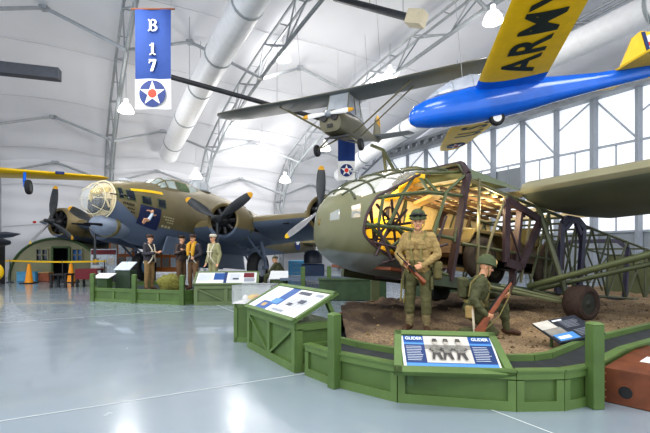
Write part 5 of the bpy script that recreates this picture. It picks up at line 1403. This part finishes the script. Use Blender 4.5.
def head_prims(c, fwd, up, k=1.0):
    c, f, u = V(c), V(fwd).normalized(), V(up).normalized(); f = (f-u*f.dot(u)).normalized(); s_ = u.cross(f)
    at_ = lambda x, y_, z: c+f*x*k+s_*y_*k+u*z*k
    P = [(at_(-.015,0,.035), .082*k, at_(.015,0,.03), .078*k, SKIN), (at_(.012,0,-.03), .064*k, at_(.035,0,-.06), .05*k, SKIN),
         (at_(.05,0,-.085), .032*k, at_(.062,0,-.09), .024*k, SKIN),
         (at_(.07,-.03,.022), .02*k, at_(.07,.03,.022), .02*k, SKIN),
         (at_(.085,0,.005), .012*k, at_(.108,0,-.025), .014*k, SKIN), (at_(.098,-.01,-.03), .01*k, at_(.098,.01,-.03), .01*k, SKIN),
         (at_(.076,-.018,-.058), .011*k, at_(.076,.018,-.058), .011*k, LIPS)]
    for q in (-1, 1):
        P += [(at_(-.01,.078*q,.012), .013*k, at_(-.018,.082*q,-.022), .01*k, SKIN), (at_(.062,.032*q,-.02), .02*k, at_(.05,.045*q,-.025), .02*k, SKIN)]
    return P, at_

def person(label, loc, rot, J, mats, voxel=.011, scale=1.0, hand=None, headd=(1,0,0), headu=(0,0,1), bulk=1.0, neckcol=True, group=None, skirt=True, gaiters=True):
    root = thing('person', label, 'person', loc, rot, group); root.scale = (scale,)*3
    P = []; b = bulk
    pel, che, nek, hd = (V(J[k]) for k in ('pelvis','chest','neck','head'))
    hl, hr, sl, sr = (V(J[k]) for k in ('hip_l','hip_r','sho_l','sho_r'))
    sx = (sl-sr).normalized()
    P += [(hl.lerp(hr,.25), .125*b, hr.lerp(hl,.25), .125*b, TROUS), (pel+(che-pel)*.25-sx*.05, .128*b, pel+(che-pel)*.25+sx*.05, .128*b, JACKET),
          (pel+(che-pel)*.5-sx*.045, .12*b, che-sx*.07, .138*b, JACKET), (pel+(che-pel)*.5+sx*.045, .12*b, che+sx*.07, .138*b, JACKET),
          (sl.lerp(sr,.12)-V((0,0,.01)), .078*b, sr.lerp(sl,.12)-V((0,0,.01)), .078*b, JACKET), (che, .13*b, nek-V((0,0,.06)), .085, JACKET),
          (nek-V((0,0,.05)), .062, nek.lerp(hd,.55), .056, SKIN)]
    if neckcol: P.append((nek-sx*.045, .04, nek+sx*.045, .04, JACKET))
    if skirt: P.append((pel+(che-pel)*.08-sx*.05, .14*b, pel+(che-pel)*.3+sx*.05, .135*b, JACKET)); P.append((pel+(che-pel)*.08+sx*.05, .14*b, pel+(che-pel)*.3-sx*.05, .135*b, JACKET))
    for q in 'lr':
        hp, kn, an, to = (V(J[k+'_'+q]) for k in ('hip','knee','ank','toe')); sh, el, wr = (V(J[k+'_'+q]) for k in ('sho','elb','wri'))
        P += [(hp, .1*b, kn, .075*b, TROUS), (kn, .075*b, kn.lerp(an,.5), .07*b, TROUS), (kn.lerp(an,.5), .068, an, .05, GAIT if gaiters else TROUS)]
        hv = (an-to).normalized(); P += [(an, .047, an+(hv*.03)-V((0,0,.035)), .045, BOOT), (an-V((0,0,.035)), .044, to, .036, BOOT), (an.lerp(to,.5), .042, to+sx*.0, .04, BOOT)]
        P += [(sh, .072*b, el, .058*b, JACKET), (el, .058*b, wr, .042*b, JACKET), (wr-(wr-el).normalized()*.01, .03, wr, .028, SKIN)]
        hd_ = (hand or {}).get(q)
        dflt = ((wr-el).normalized(), V((1,0,-.2)), 35)
        d_, n_, c_ = hd_ if hd_ else dflt
        P += hand_prims(wr, d_, n_, 1 if q == 'l' else -1, c_)
    hp_, at_ = head_prims(hd, headd, headu); P += hp_
    body = body_from(P, voxel, mats, 'body', root)
    for q in (-1, 1):
        MB().ell(at_(.078,.031*q,.004), (.012,.012,.009), 8, 6).build('eye', M_['black'], root)
        MB().tube(at_(.088,.018*q,.022), at_(.08,.046*q,.022), .005, n=5).build('eyebrow', M_['hair'], root)
    return root, at_

def helmet(root, at_, goggles=True, m_=None, net=False):
    rings = []
    for z, r, dx in ((-.012,.135,.004),(-.006,.14,.004),(.02,.128,.0),(.06,.122,0),(.1,.105,0),(.135,.07,0),(.15,.03,0),(.154,.004,0)):
        rings.append([at_(r*1.08*math.cos(a)+dx, r*.92*math.sin(a), z+.052-(.014*math.cos(2*a) if z < .0 else 0)) for a in [2*math.pi*k/24 for k in range(24)]])
    h = MB().loft(rings).build('helmet', m_ or M_['helmet'], root, ang=60)
    mb = MB()
    for q in (-1, 1): mb.path([at_(.02,.1*q,.03), at_(.035,.085*q,-.05), at_(.06,.03*q,-.12), at_(.066,0,-.125)], .007, 5)
    mb.build('chin_strap', M_['strap_od'], h)
    if goggles:
        g = MB(); 
        for q in (-1, 1): g.ell(at_(.136,.045*q,.105), (.034,.036,.03), 12, 8)
        g.tube(at_(.148,-.02,.107), at_(.148,.02,.107), .012)
        g.path([at_(.134*math.cos(a), .124*math.sin(a), .1) for a in [R(25+310*k/14) for k in range(15)]], .011, 6)
        g.build('goggles', M_['black'], h)
    return h
def bag(root, name, c, s_, m_, rz=0, flap=True):
    M3 = Matrix.Rotation(rz,3,'Z'); o = MB().box(c, s_, M3, ch=min(s_)*.25).build(name, m_, root)
    if flap: MB().box(V(c)+M3 @ V((s_[0]*.06,0,s_[2]*.28)), (s_[0]*1.05,s_[1]*1.04,s_[2]*.5), M3, ch=min(s_)*.2).build('flap', m_, o)
    return o
def band(root, name, c, rx, ry, h, m_, rz=0, tilt=0):
    mb = MB(); Mx = Matrix.Rotation(rz,3,'Z') @ Matrix.Rotation(tilt,3,'Y')
    mb.loft([[V(c)+Mx @ V((rx*math.cos(a),ry*math.sin(a),z)) for a in [2*math.pi*k/28 for k in range(28)]] for z in (-h/2,h/2)], cap=False)
    return mb.build(name, m_, root)

# --- standing paratrooper with a carbine
so_z = soil_h(1.35,6.4)
MATS1 = [M_['khaki'], M_['trouser_green'], M_['boot'], M_['skin'], M_['gaiter'], M_['lips']]
JS = dict(pelvis=(0,0,.93), chest=(.01,0,1.27), neck=(0,0,1.46), head=(.035,0,1.60), hip_l=(0,.095,.92), hip_r=(0,-.095,.92), knee_l=(.04,.115,.5), knee_r=(.0,-.13,.5),
     ank_l=(.0,.12,.1), ank_r=(-.04,-.14,.1), toe_l=(.15,.15,.042), toe_r=(.1,-.18,.042), sho_l=(0,.185,1.39), sho_r=(0,-.185,1.39), elb_l=(.0,.28,1.13), elb_r=(.0,-.3,1.13), wri_l=(.2,.115,.98), wri_r=(.17,-.17,1.0))
S_LOC = V((1.37,6.35,so_z+.0)); S_ROT = R(246)
gA, gB = V((.235,-.27,1.14)), V((.27,.15,.74))      # muzzle end high at the right, butt low at the left
gd = (gB-gA).normalized()
s1, at1 = person('standing soldier in khaki jacket and goggled helmet holding a carbine across his waist', S_LOC, S_ROT, JS, MATS1, voxel=.0085, headd=(1,.18,-.08),
    hand={'l': (V((.3,-.75,-.2)), V((.75,.2,.1)), 62), 'r': (V((.45,.75,-.35)), V((.75,-.1,.2)), 62)}, bulk=1.06)
helmet(s1, at1)
band(s1, 'belt', (.0,0,1.02), .165, .2, .055, M_['strap_od'])
for k, (x, y_, rz) in enumerate(((.155,.07,.3),(.16,-.06,-.3),(.06,.19,1.3),(.04,-.2,-1.3))): bag(s1, 'pouch', (x,y_,1.0), (.06,.09,.12), M_['khaki_dark'], rz)
bag(s1, 'satchel', (-.02,.27,.9), (.12,.2,.26), M_['khaki_dark'], R(90)+.2)
for q in (-1, 1): bag(s1, 'chest_pocket', (.15,.085*q,1.27), (.035,.115,.12), M_['khaki'], .25*q)
for q in (-1, 1): bag(s1, 'thigh_pocket', (.02,.2*q,.72), (.035,.15,.19), M_['trouser_green'], R(90)+.1*q)
mb = MB(); mb.path([(.03,-.12,1.47),(.13,-.1,1.36),(.165,-.07,1.2),(.165,-.05,1.04)], .016, 6).path([(.03,.12,1.47),(.13,.1,1.36),(.165,.07,1.2),(.165,.06,1.04)], .016, 6)
mb.build('suspender', M_['strap_od'], s1)
mb = MB(); mb.path([(.01,-.17,.98),(.05,-.235,.75),(.06,-.25,.45),(.05,-.21,.42),(.0,-.18,.65),(-.05,-.18,.9)], .014, 6); mb.build('hanging_strap', M_['strap_od'], s1)
MB().box((.0,-.21,.86), (.05,.08,.24), ch=.015).build('holster', M_['leather'], s1)

def rifle(name, label, A, B, up, L, root_m, carbine=False):
    """A muzzle, B butt, in the frame root_m"""
    A, B = V(A), V(B); d = (A-B).normalized(); u = V(up); u = (u-d*u.dot(d)).normalized()
    w = root_m @ B.lerp(A,.4); t = thing(name, label, 'rifle', w)
    Mx = root_m.to_3x3(); T = lambda s_, h, side=0.0: Mx @ (B+d*s_*L+u*h+d.cross(u)*side)-(w-root_m.translation)
    def sec(s_, h0, h1, wd): return [T(s_,h0,-wd), T(s_,h0,wd), T(s_,(h0+h1)/2,wd*1.25), T(s_,h1,wd), T(s_,h1,-wd), T(s_,(h0+h1)/2,-wd*1.25)]
    MB().loft([sec(0,-.095,.03,.018), sec(.02,-.1,.035,.02), sec(.18,-.055,.03,.019), sec(.28,-.03,.022,.017), sec(.33,-.035,.025,.019), sec(.42,-.04,.03,.02), sec(.56,-.02,.03,.019), sec(.72,-.012,.026,.016), sec(.8 if not carbine else .72,-.008,.022,.014)]).build('stock', M_['rifle_wood'], t)
    mb = MB(); mb.tube(T(.5,.03), T(1,.03), .0095, .0085, 8); mb.tube(T(.34,.035), T(.56,.036), .018, .017, 8); mb.box(T(.96,.048), (.012,.012,.03)); mb.build('barrel', M_['gun'], t)
    mb = MB(); mb.path([T(.33,-.03), T(.35,-.062), T(.4,-.062), T(.42,-.035)], .005, 5)
    if carbine: mb.beam(T(.5,-.02), T(.49,-.12), .025, .045)
    mb.build('trigger_guard', M_['gun'], t)
    mb = MB(); mb.path([T(.1,-.085), T(.35,-.13), T(.65,-.08), T(.74,-.012)], .008, 5); mb.build('sling', M_['strap_od'], t)
    return t
MS1 = Matrix.Translation(S_LOC) @ Matrix.Rotation(S_ROT,4,'Z')
rifle('carbine', 'short carbine with brown stock held across the waist of the standing soldier', gA, gB, (.75,.25,.35), (gA-gB).length*1.0, MS1, True)

# --- kneeling soldier with a long rifle
MATS2 = [M_['od_dark'], M_['od_dark'], M_['boot'], M_['skin'], M_['od_dark'], M_['lips']]
JK = dict(pelvis=(-.06,0,.38), chest=(.03,0,.72), neck=(.08,0,.90), head=(.135,0,1.03), hip_l=(-.04,.1,.38), hip_r=(-.06,-.1,.36), knee_l=(.42,.14,.46), knee_r=(.2,-.17,.09),
     ank_l=(.46,.12,.1), ank_r=(-.24,-.16,.1), toe_l=(.63,.1,.042), toe_r=(-.32,-.16,.05), sho_l=(.06,.18,.84), sho_r=(.04,-.18,.84), elb_l=(.24,.24,.6), elb_r=(-.1,-.28,.58), wri_l=(.36,-.02,.6), wri_r=(.06,-.31,.37))
K_LOC = V((2.12,6.06,soil_h(2.3,6.05)-.005)); K_ROT = R(-8)
s2, at2 = person('kneeling soldier in olive uniform facing right with one hand on a long rifle', K_LOC, K_ROT, JK, MATS2, voxel=.0085, headd=(1,-.05,-.25), headu=(.2,0,1), scale=.93, skirt=True,
    hand={'l': (V((.5,-.8,.1)), V((.3,.2,.9)), 60), 'r': (V((.9,.1,-.35)), V((.1,.9,.2)), 60)}, bulk=1.08)
helmet(s2, at2, goggles=False, m_=M_['helmet'])
MB().ell(at2(.12,0,.1), (.03,.05,.045)).build('helmet_goggles', M_['tan'], s2)
mb = MB(); mb.path([(.08,-.13,.9),(.17,-.11,.78),(.14,-.1,.6),(.07,-.1,.48)], .017, 6).path([(.02,-.1,.92),(-.1,-.11,.8),(-.13,-.1,.6)], .017, 6); mb.build('suspender', M_['strap_od'], s2)
band(s2, 'belt', (-.02,0,.5), .17, .185, .05, M_['strap_od'], 0, R(12))
for x, y_, rz in ((.13,.05,.2),(.11,-.1,-.6),(.0,-.19,-1.4)): bag(s2, 'pouch', (x,y_,.5), (.055,.09,.11), M_['khaki_dark'], rz)
bag(s2, 'field_pack', (-.2,.02,.72), (.12,.26,.3), M_['od_dark'], 0)
bag(s2, 'canteen', (-.13,-.19,.38), (.07,.13,.18), M_['khaki'], 1.2)
MB().path([(-.1,-.22,.46),(-.09,-.26,.22),(-.08,-.26,.06)], .018, 6).build('scabbard', M_['strap'], s2)
MS2 = Matrix.Translation(K_LOC) @ Matrix.Rotation(K_ROT,4,'Z') @ Matrix.Scale(.93,4)
rifle('long_rifle', 'long wooden stocked rifle held diagonally by the kneeling soldier', (.6,-.12,1.0), (-.07,-.36,.13), (-.6,0,.7), 1.1, MS2)
MB().box((.47,.06,.62), (.06,.05,.3), Matrix.Rotation(R(20),3,'Y'), ch=.01).build('leg_holster', M_['leather'], s2)

# --- bomber crew mannequins on the stage
def crew(label, loc, rot, jack, trou, over=None, arms='fold', cap=None, harness=None, h=1.0):
    J = dict(pelvis=(0,0,.93), chest=(0,0,1.27), neck=(0,0,1.46), head=(.03,0,1.60), hip_l=(0,.09,.92), hip_r=(0,-.09,.92), knee_l=(.03,.1,.5), knee_r=(.0,-.11,.5), ank_l=(.0,.11,.1), ank_r=(-.02,-.12,.1), toe_l=(.15,.13,.042), toe_r=(.13,-.15,.042),
        sho_l=(0,.185,1.39), sho_r=(0,-.185,1.39))
    if arms == 'fold': J.update(elb_l=(.03,.25,1.12), elb_r=(.03,-.25,1.12), wri_l=(.26,.1,1.18), wri_r=(.27,-.1,1.16))
    elif arms == 'down': J.update(elb_l=(-.03,.26,1.1), elb_r=(-.03,-.26,1.1), wri_l=(.06,.27,.86), wri_r=(.06,-.27,.86))
    else: J.update(elb_l=(.0,.27,1.12), elb_r=(.02,-.28,1.13), wri_l=(.22,.17,1.02), wri_r=(.26,-.2,1.24))
    root, a_ = person(label, loc, rot, J, [jack, trou, M_['boot'], M_['skin'], trou, M_['lips']], voxel=.016, gaiters=False, bulk=1.05, scale=h)
    rings = [[a_(r*1.05*math.cos(q)-.012, r*.95*math.sin(q), z) for q in [2*math.pi*k/16 for k in range(16)]] for z, r in ((.035,.094),(.07,.092),(.1,.078),(.118,.03))]
    hr_ = MB().loft(rings).build('hair', M_['hair'], root)
    if cap:
        MB().loft([[a_(r*1.06*math.cos(q)-.01, r*.98*math.sin(q), z) for q in [2*math.pi*k/16 for k in range(16)]] for z, r in ((.05,.098),(.075,.105),(.11,.112),(.135,.085),(.14,.02))]).build('cap', cap, root)
        MB().loft([[a_(.09+dx, w, .055+dz) for w in (-.07,-.03,.03,.07)]+[a_(.09+dx, w, .047+dz) for w in (.07,.03,-.03,-.07)] for dx, dz in ((0,.005),(.05,-.008))]).build('cap_peak', M_['leather'], root)
    if harness:
        mb = MB()
        for q in (-1, 1):
            mb.path([(-.16,.06*q,1.2),(-.06,.12*q,1.46),(.08,.12*q,1.42),(.155,.07*q,1.25),(.165,.04*q,1.05),(.13,.12*q,.9),(.0,.17*q,.78),(-.13,.1*q,.88)], .022, 6)
        mb.path([(.16,-.12,1.2),(.17,0,1.19),(.16,.12,1.2)], .02, 6).path([(-.15,-.1,1.15),(-.17,0,1.14),(-.15,.1,1.15)], .02, 6)
        mb.build('harness', harness, root)
    return root
JL = mat('leather_jacket', (62,48,44), .5, 0, .25, 10); JD = mat('jacket_dark', (52,50,58), .7, 0, .2, 10); TK = mat('trousers_tan', (136,112,76), .9, 0, .15, 12); TB = mat('trousers_brown', (112,88,64), .9, 0, .18, 12); SU = mat('flight_suit', (150,148,112), .9, 0, .15, 12)
c1 = crew('airman in dark jacket and pale parachute harness facing right below the bomber nose', V((-5.5,13.55,.26)), R(-15), JD, TK, arms='fold', cap=M_['leather'], harness=M_['strap'])
c2_ = crew('airman in brown leather jacket half hidden behind the yellow vest airman', V((-4.75,14.3,.26)), R(-20), JL, TB, arms='ask', cap=M_['hair'])
b_o = lump('duffel_bag', 'x', 'bag', V((.1,.26,.95)), (.2,.2,.26), M_['od_dark'], 5, .2); b_o.parent = c2_; del b_o['label'], b_o['category'], b_o['kind']
c3 = crew('airman in dark jacket wearing a yellow life vest with white straps', V((-4.12,13.55,.26)), R(255), JD, TB, arms='ask', cap=M_['leather'], harness=M_['strap'])
mb = MB()
for q in (-1, 1): mb.path([(.0,.08*q,1.5),(.13,.085*q,1.42),(.17,.08*q,1.25),(.17,.075*q,1.08)], [.04,.06,.065,.045], 10)
mb.build('life_vest', M_['vest_yellow'], c3)
c4 = crew('airman in pale flight suit with white cap standing behind the olive desk', V((-3.42,13.3,.26)), R(235), SU, SU, arms='down', cap=M_['strap'], harness=M_['strap'])
# a kneeling mechanic at the far wheel
JM = dict(JK)
m5, a5 = person('mechanic in olive coverall crouching beside the right bomber wheel', V((-1.85,17.2,0)), R(165), JM, [M_['od_dark'], M_['od_dark'], M_['boot'], M_['skin'], M_['od_dark'], M_['lips']], voxel=.018, gaiters=False, scale=1.12)
MB().loft([[a5(r*1.05*math.cos(q)-.012, r*.95*math.sin(q), z) for q in [2*math.pi*k/16 for k in range(16)]] for z, r in ((.035,.096),(.07,.096),(.1,.08),(.118,.03))]).build('cap', M_['od_dark'], m5)
# ================================================================== FAR LEFT BACKGROUND
# half-round hut
hc = V((at(56,280,22.4).x, 22.4, 0)); hut = thing('half_round_hut', 'olive half round corrugated hut with central doorway standing against the far wall', 'hut', hc, R(0))
Rr, RH, DP = 2.42, 2.15, 3.0
mb = MB(); rings = []
for j in range(2):
    rings.append([V((-Rr*math.cos(math.pi*k/36), DP*j, RH*math.sin(math.pi*k/36)**.9)) for k in range(37)])
hm = mat('hut_olive', (124,124,98), .6, 0, .12, 1.5)
mb.loft(rings, cap=False, close=False); shell = mb.build('shell', hm, hut)
# end wall with openings
def arc_z(x): return RH*max(0, 1-(x/Rr)**2)**.45
mb = MB()
dx0, dx1, dh = -.18, .7, 1.7
cols = sorted(set([-Rr*math.cos(math.pi*k/48) for k in range(49)]+[dx0,dx1,-1.03,-.42,.84,1.36]))
for a, b in zip(cols, cols[1:]):
    m_ = (a+b)/2
    def strip(z0, za, zb2): mb.add([(a,.03,z0),(b,.03,z0),(b,.03,zb2),(a,.03,za)], [(0,1,2,3)])
    ta, tb = arc_z(a), arc_z(b)
    if dx0 < m_ < dx1: strip(dh, ta, tb)
    elif -1.03 < m_ < -.42 or .84 < m_ < 1.36:
        lo_, hi_ = (1.0,1.6); strip(0, lo_, lo_); strip(hi_, ta, tb)
    else: strip(0, ta, tb)
mb.build('end_wall', hm, hut, smooth=False)
MB().box((0,1.6,.85), (3.6,.05,1.7)).build('inner_wall', M_['sign_dark'], hut)
MB().path([V((-Rr*math.cos(math.pi*k/36), .0, arc_z(-Rr*math.cos(math.pi*k/36)))) for k in range(37)], .06, 6).build('edge_trim', M_['green_dark'], hut)
for nm, x0, x1 in (('window',-1.03,-.42),('window',.84,1.36)):
    mb = MB()
    for z in (1.0,1.3,1.6): mb.beam((x0,.0,z),(x1,.0,z),.05,.05)
    for k in range(3): mb.beam((x0+(x1-x0)*k/2,.0,1.0),(x0+(x1-x0)*k/2,.0,1.6),.05,.05)
    w_ = mb.build(nm, hm, hut, smooth=False)
    MB().quad((x0,.06,1.0),(x1,.06,1.0),(x1,.06,1.6),(x0,.06,1.6)).build('pane', mat('hut_pane', (46,56,66), .1, 0, .3, 2) if x0 < 0 else mat('hut_pane_blue', (52,96,150), .15, 0, .45, 2), w_, smooth=False)
mb = MB(); mb.beam((dx0,-.01,0),(dx0,-.01,dh),.1,.1).beam((dx1,-.01,0),(dx1,-.01,dh),.1,.1).beam((dx0,-.01,dh),(dx1,-.01,dh),.1,.1); mb.build('door_frame', M_['green_dark'], hut, smooth=False)
# safety cones
cone0 = None
for p, l in ((at(83,283,20.2),'orange safety cone in front of the hut left of its doorway'),(at(71,282,20.6),'orange safety cone standing right of the hut doorway behind the barrier posts')):
    p = V((p.x, p.y, 0))
    if l.startswith('orange safety cone in front'): p = V((at(29,283,20).x, 20, 0))
    if cone0 is None:
        cone0 = thing('safety_cone', l, 'cone', p, group='orange safety cones by the hut')
        MB().lathe([(.19,.03),(.17,.08),(.07,.84),(.05,.9),(.03,.91)], n=18).build('cone', M_['cone_orange'], cone0); MB().box((0,0,.02),(.55,.55,.04), ch=.01).build('base', M_['black'], cone0)
    else: dup(cone0, p, None, l)
# barrier tape on posts
t = thing('barrier_tape', 'yellow barrier tape stretched low across the hut front', 'tape', V((-17.6,20.6,0)))
a, b = V((-2,0,1.05)), V((7.2,0,1.02)); mb = MB(); rg = []
for k in range(15): q = a.lerp(b, k/14); q.z -= .05*math.sin(math.pi*(k % 7)/7); rg.append([q+V((0,0,-.04)), q+V((0,0,.04))])
mb.loft(rg, cap=False, close=False).build('tape', M_['yellow'], t, smooth=False)
for x in (0,2.6,5.1,7.1): 
    q = MB().tube((x,.02,0),(x,.02,1.08),.025).lathe([(.17,0),(.17,.03),(.03,.05)],(x,.02,0)).build('post', M_['dark_steel'], t)
# boxes and tables by the hut
def crate(label, x, y, s_, m_, lid=None):
    t = thing('storage_box', label, 'box', V((x,y,0))); MB().box((0,0,s_[2]/2), s_, ch=.02).build('box_body', m_, t); MB().box((0,0,s_[2]+.02), (s_[0]*1.04,s_[1]*1.04,.05), ch=.01).build('lid', lid or m_, t)
crate('light blue flat storage box at the left foot of the hut', at(29,278,21.3).x, 21.3, (.9,.5,.44), M_['light_blue'])
crate('reddish brown wooden crate just left of the hut doorway', at(46,278,21.4).x, 21.4, (.52,.42,.42), mat('crate_red', (142,84,60), .7, 0, .25, 6), M_['tan'])
def table(label, x, y, w, h, top, legm, cloth=False):
    t = thing('table', label, 'table', V((x,y,0))); MB().box((0,0,h-.03), (w,.6,.06)).build('table_top', top, t)
    for sx in (-1, 1):
        for sy in (-1, 1): MB().box((sx*(w/2-.06),sy*.24,(h-.06)/2), (.07,.07,h-.06)).build('leg', legm, t)
    if cloth: MB().box((0,-.3,h*.68), (w,.03,h*.5)).build('front_board', top, t)
    return t
table('small dark table in front of the hut doorway', at(62,285,17.8).x, 17.8, .7, .56, M_['black'], M_['black'])
table('maroon covered table right of the hut doorway', at(90,285,18.2).x, 18.2, .9, .75, M_['maroon'], M_['black'], True)
bk = thing('storage_rack', 'rack of mixed dark gear at the left edge beside the yellow wheel', 'rack', V((at(-11,285,19.5).x,19.5,0)))
for x in (-.5,.5): MB().box((x,0,.9),(.08,.5,1.8)).build('upright', M_['dark_steel'], bk)
for z in (.25,.85,1.5): MB().box((0,0,z),(1.05,.5,.05)).build('shelf', M_['dark_steel'], bk)
MB().box((-.1,0,1.66),(.5,.35,.28), ch=.03).build('tray', M_['maroon'], bk)
yw = V((at(-6,266,18).x, 18, .62)); t = thing('yellow_reel', 'round yellow hose reel standing on the floor at the left edge', 'reel', V((yw.x,yw.y,0)))
MB().torus((0,0,.62), .3, .1, (0,1,0)).build('drum', M_['yellow'], t); MB().lathe([(.2,-.06),(.2,.06)],(0,0,.62),(0,1,0)).build('hub', mat('reel_hub',(180,150,30),.5,0,.2),t)
mb = MB(); mb.tube((-.3,0,0),(0,0,.62),.04).tube((.3,0,0),(0,0,.62),.04); mb.build('stand', M_['dark_steel'], t)
# information kiosk and brown boards below the bomber nose
def kiosk(label, x, y, w, h, m_, head):
    t = thing('information_board', label, 'sign', V((x,y,0)))
    MB().box((0,0,h/2+.2), (w,.08,h-.4)).build('board', m_, t, smooth=False)
    MB().box((0,-.05,h-.16), (w*.95,.02,.22)).build('header', head, t, smooth=False)
    mb = MB()
    for i in range(2):
        for j in range(3): mb.cur = (i+j) % 3; mb.box((-w*.3+w*.3*j,-.05,h*.36+h*.26*i), (w*.24,.02,h*.2))
    mb.build('picture', [M_['photo_light'], mid_g, M_['poster']], t, smooth=False)
    for x_ in (-w*.4,w*.4): MB().box((x_,.02,.2),(.08,.08,.4)).build('foot', M_['dark_steel'], t)
kiosk('tall information board with maroon header and pictures right of the hut', at(104,265,21).x, 21, 1.25, 1.6, M_['poster'], M_['maroon'])
kiosk('brown information board behind the standing airman under the bomber nose', at(122,262,22.5).x, 22.5, 1.3, 2.6, mat('board_brown', (168,104,58), .6, 0, .15), M_['wood'])
kiosk('orange brown panel board glimpsed behind the crew stage', at(166,262,23).x, 23, 1.5, 2.5, mat('board_orange', (184,112,52), .6, 0, .2), M_['wood'])
# behind the right bomber wheel: carts, stands, stanchions
def cart(label, x, y, w, h, m_):
    t = thing('tool_cart', label, 'cart', V((x,y,0))); MB().box((0,0,h*.5+.08), (w,.6,h-.2), ch=.02).build('cart_body', m_, t)
    for k in range(3): d_ = MB().box((0,-.31,h*.28+k*h*.24), (w*.9,.02,h*.2)).build('drawer', m_, t); MB().box((0,-.33,h*.28+k*h*.24+.05), (w*.5,.02,.03)).build('handle', M_['steel'], d_)
    for sx in (-1, 1): MB().lathe([(.08,-.03),(.08,.03)], (sx*w*.4,0,.08), (1,0,0)).build('caster', M_['black'], t)
cart('blue tool cart parked behind the glider nose near the bomber tail', at(297,270,24).x, 24, .9, 1.0, M_['light_blue'])
t = thing('ground_trolley', 'dark blue round topped trolley seen between bomber and glider nose', 'trolley', V((at(313,280,21).x,21,0)))
MB().box((0,0,.5), (1.1,.8,.75), ch=.06).build('trolley_body', mat('trolley_blue', (50,70,100), .5, 0, .15), t); MB().lathe([(.45,0),(.45,.4),(.3,.6),(.05,.66)], (0,0,.9)).build('tank', M_['sign_dark'], t)
for sx in (-1, 1): MB().lathe([(.14,-.04),(.14,.04)], (sx*.45,-.4,.14), (0,1,0)).build('wheel', M_['rubber'], t)
def bench(label, x, y, w, d_, h, m_, ang=0.0):
    t = thing('low_platform', label, 'platform', V((x,y,0)), ang); MB().box((0,0,h-.04),(w,d_,.08)).build('deck', m_, t, smooth=False)
    for sx in (-1, 1):
        for sy in (-1, 1): MB().box((sx*(w/2-.05),sy*(d_/2-.05),(h-.08)/2),(.08,.08,h-.08)).build('leg', M_['green_dark'], t, smooth=False)
bench('grey low platform with green legs behind the near reading desk', at(318,283,15.5).x, 15.5, 2.6, 1.4, .55, M_['b_grey'])
for i, (x, y) in enumerate(((303,14.2),(329,14.5))):
    t = post(V((at(x,280,y).x,y,0)), .95, 'green post of the low platform %s' % ('on its left side' if i == 0 else 'beside the glider nose'), w=.14)
crate('long dark green chest on the floor under the glider nose', at(352,280,13.2).x, 13.2, (2.0,.7,.6), mat('chest_green', (58,78,52), .6, 0, .2))
crate('low green chest under the glider behind the kneeling soldier', at(452,280,13.6).x, 13.6, (2.2,.7,.6), mat('chest_green2', (64,82,56), .6, 0, .2))
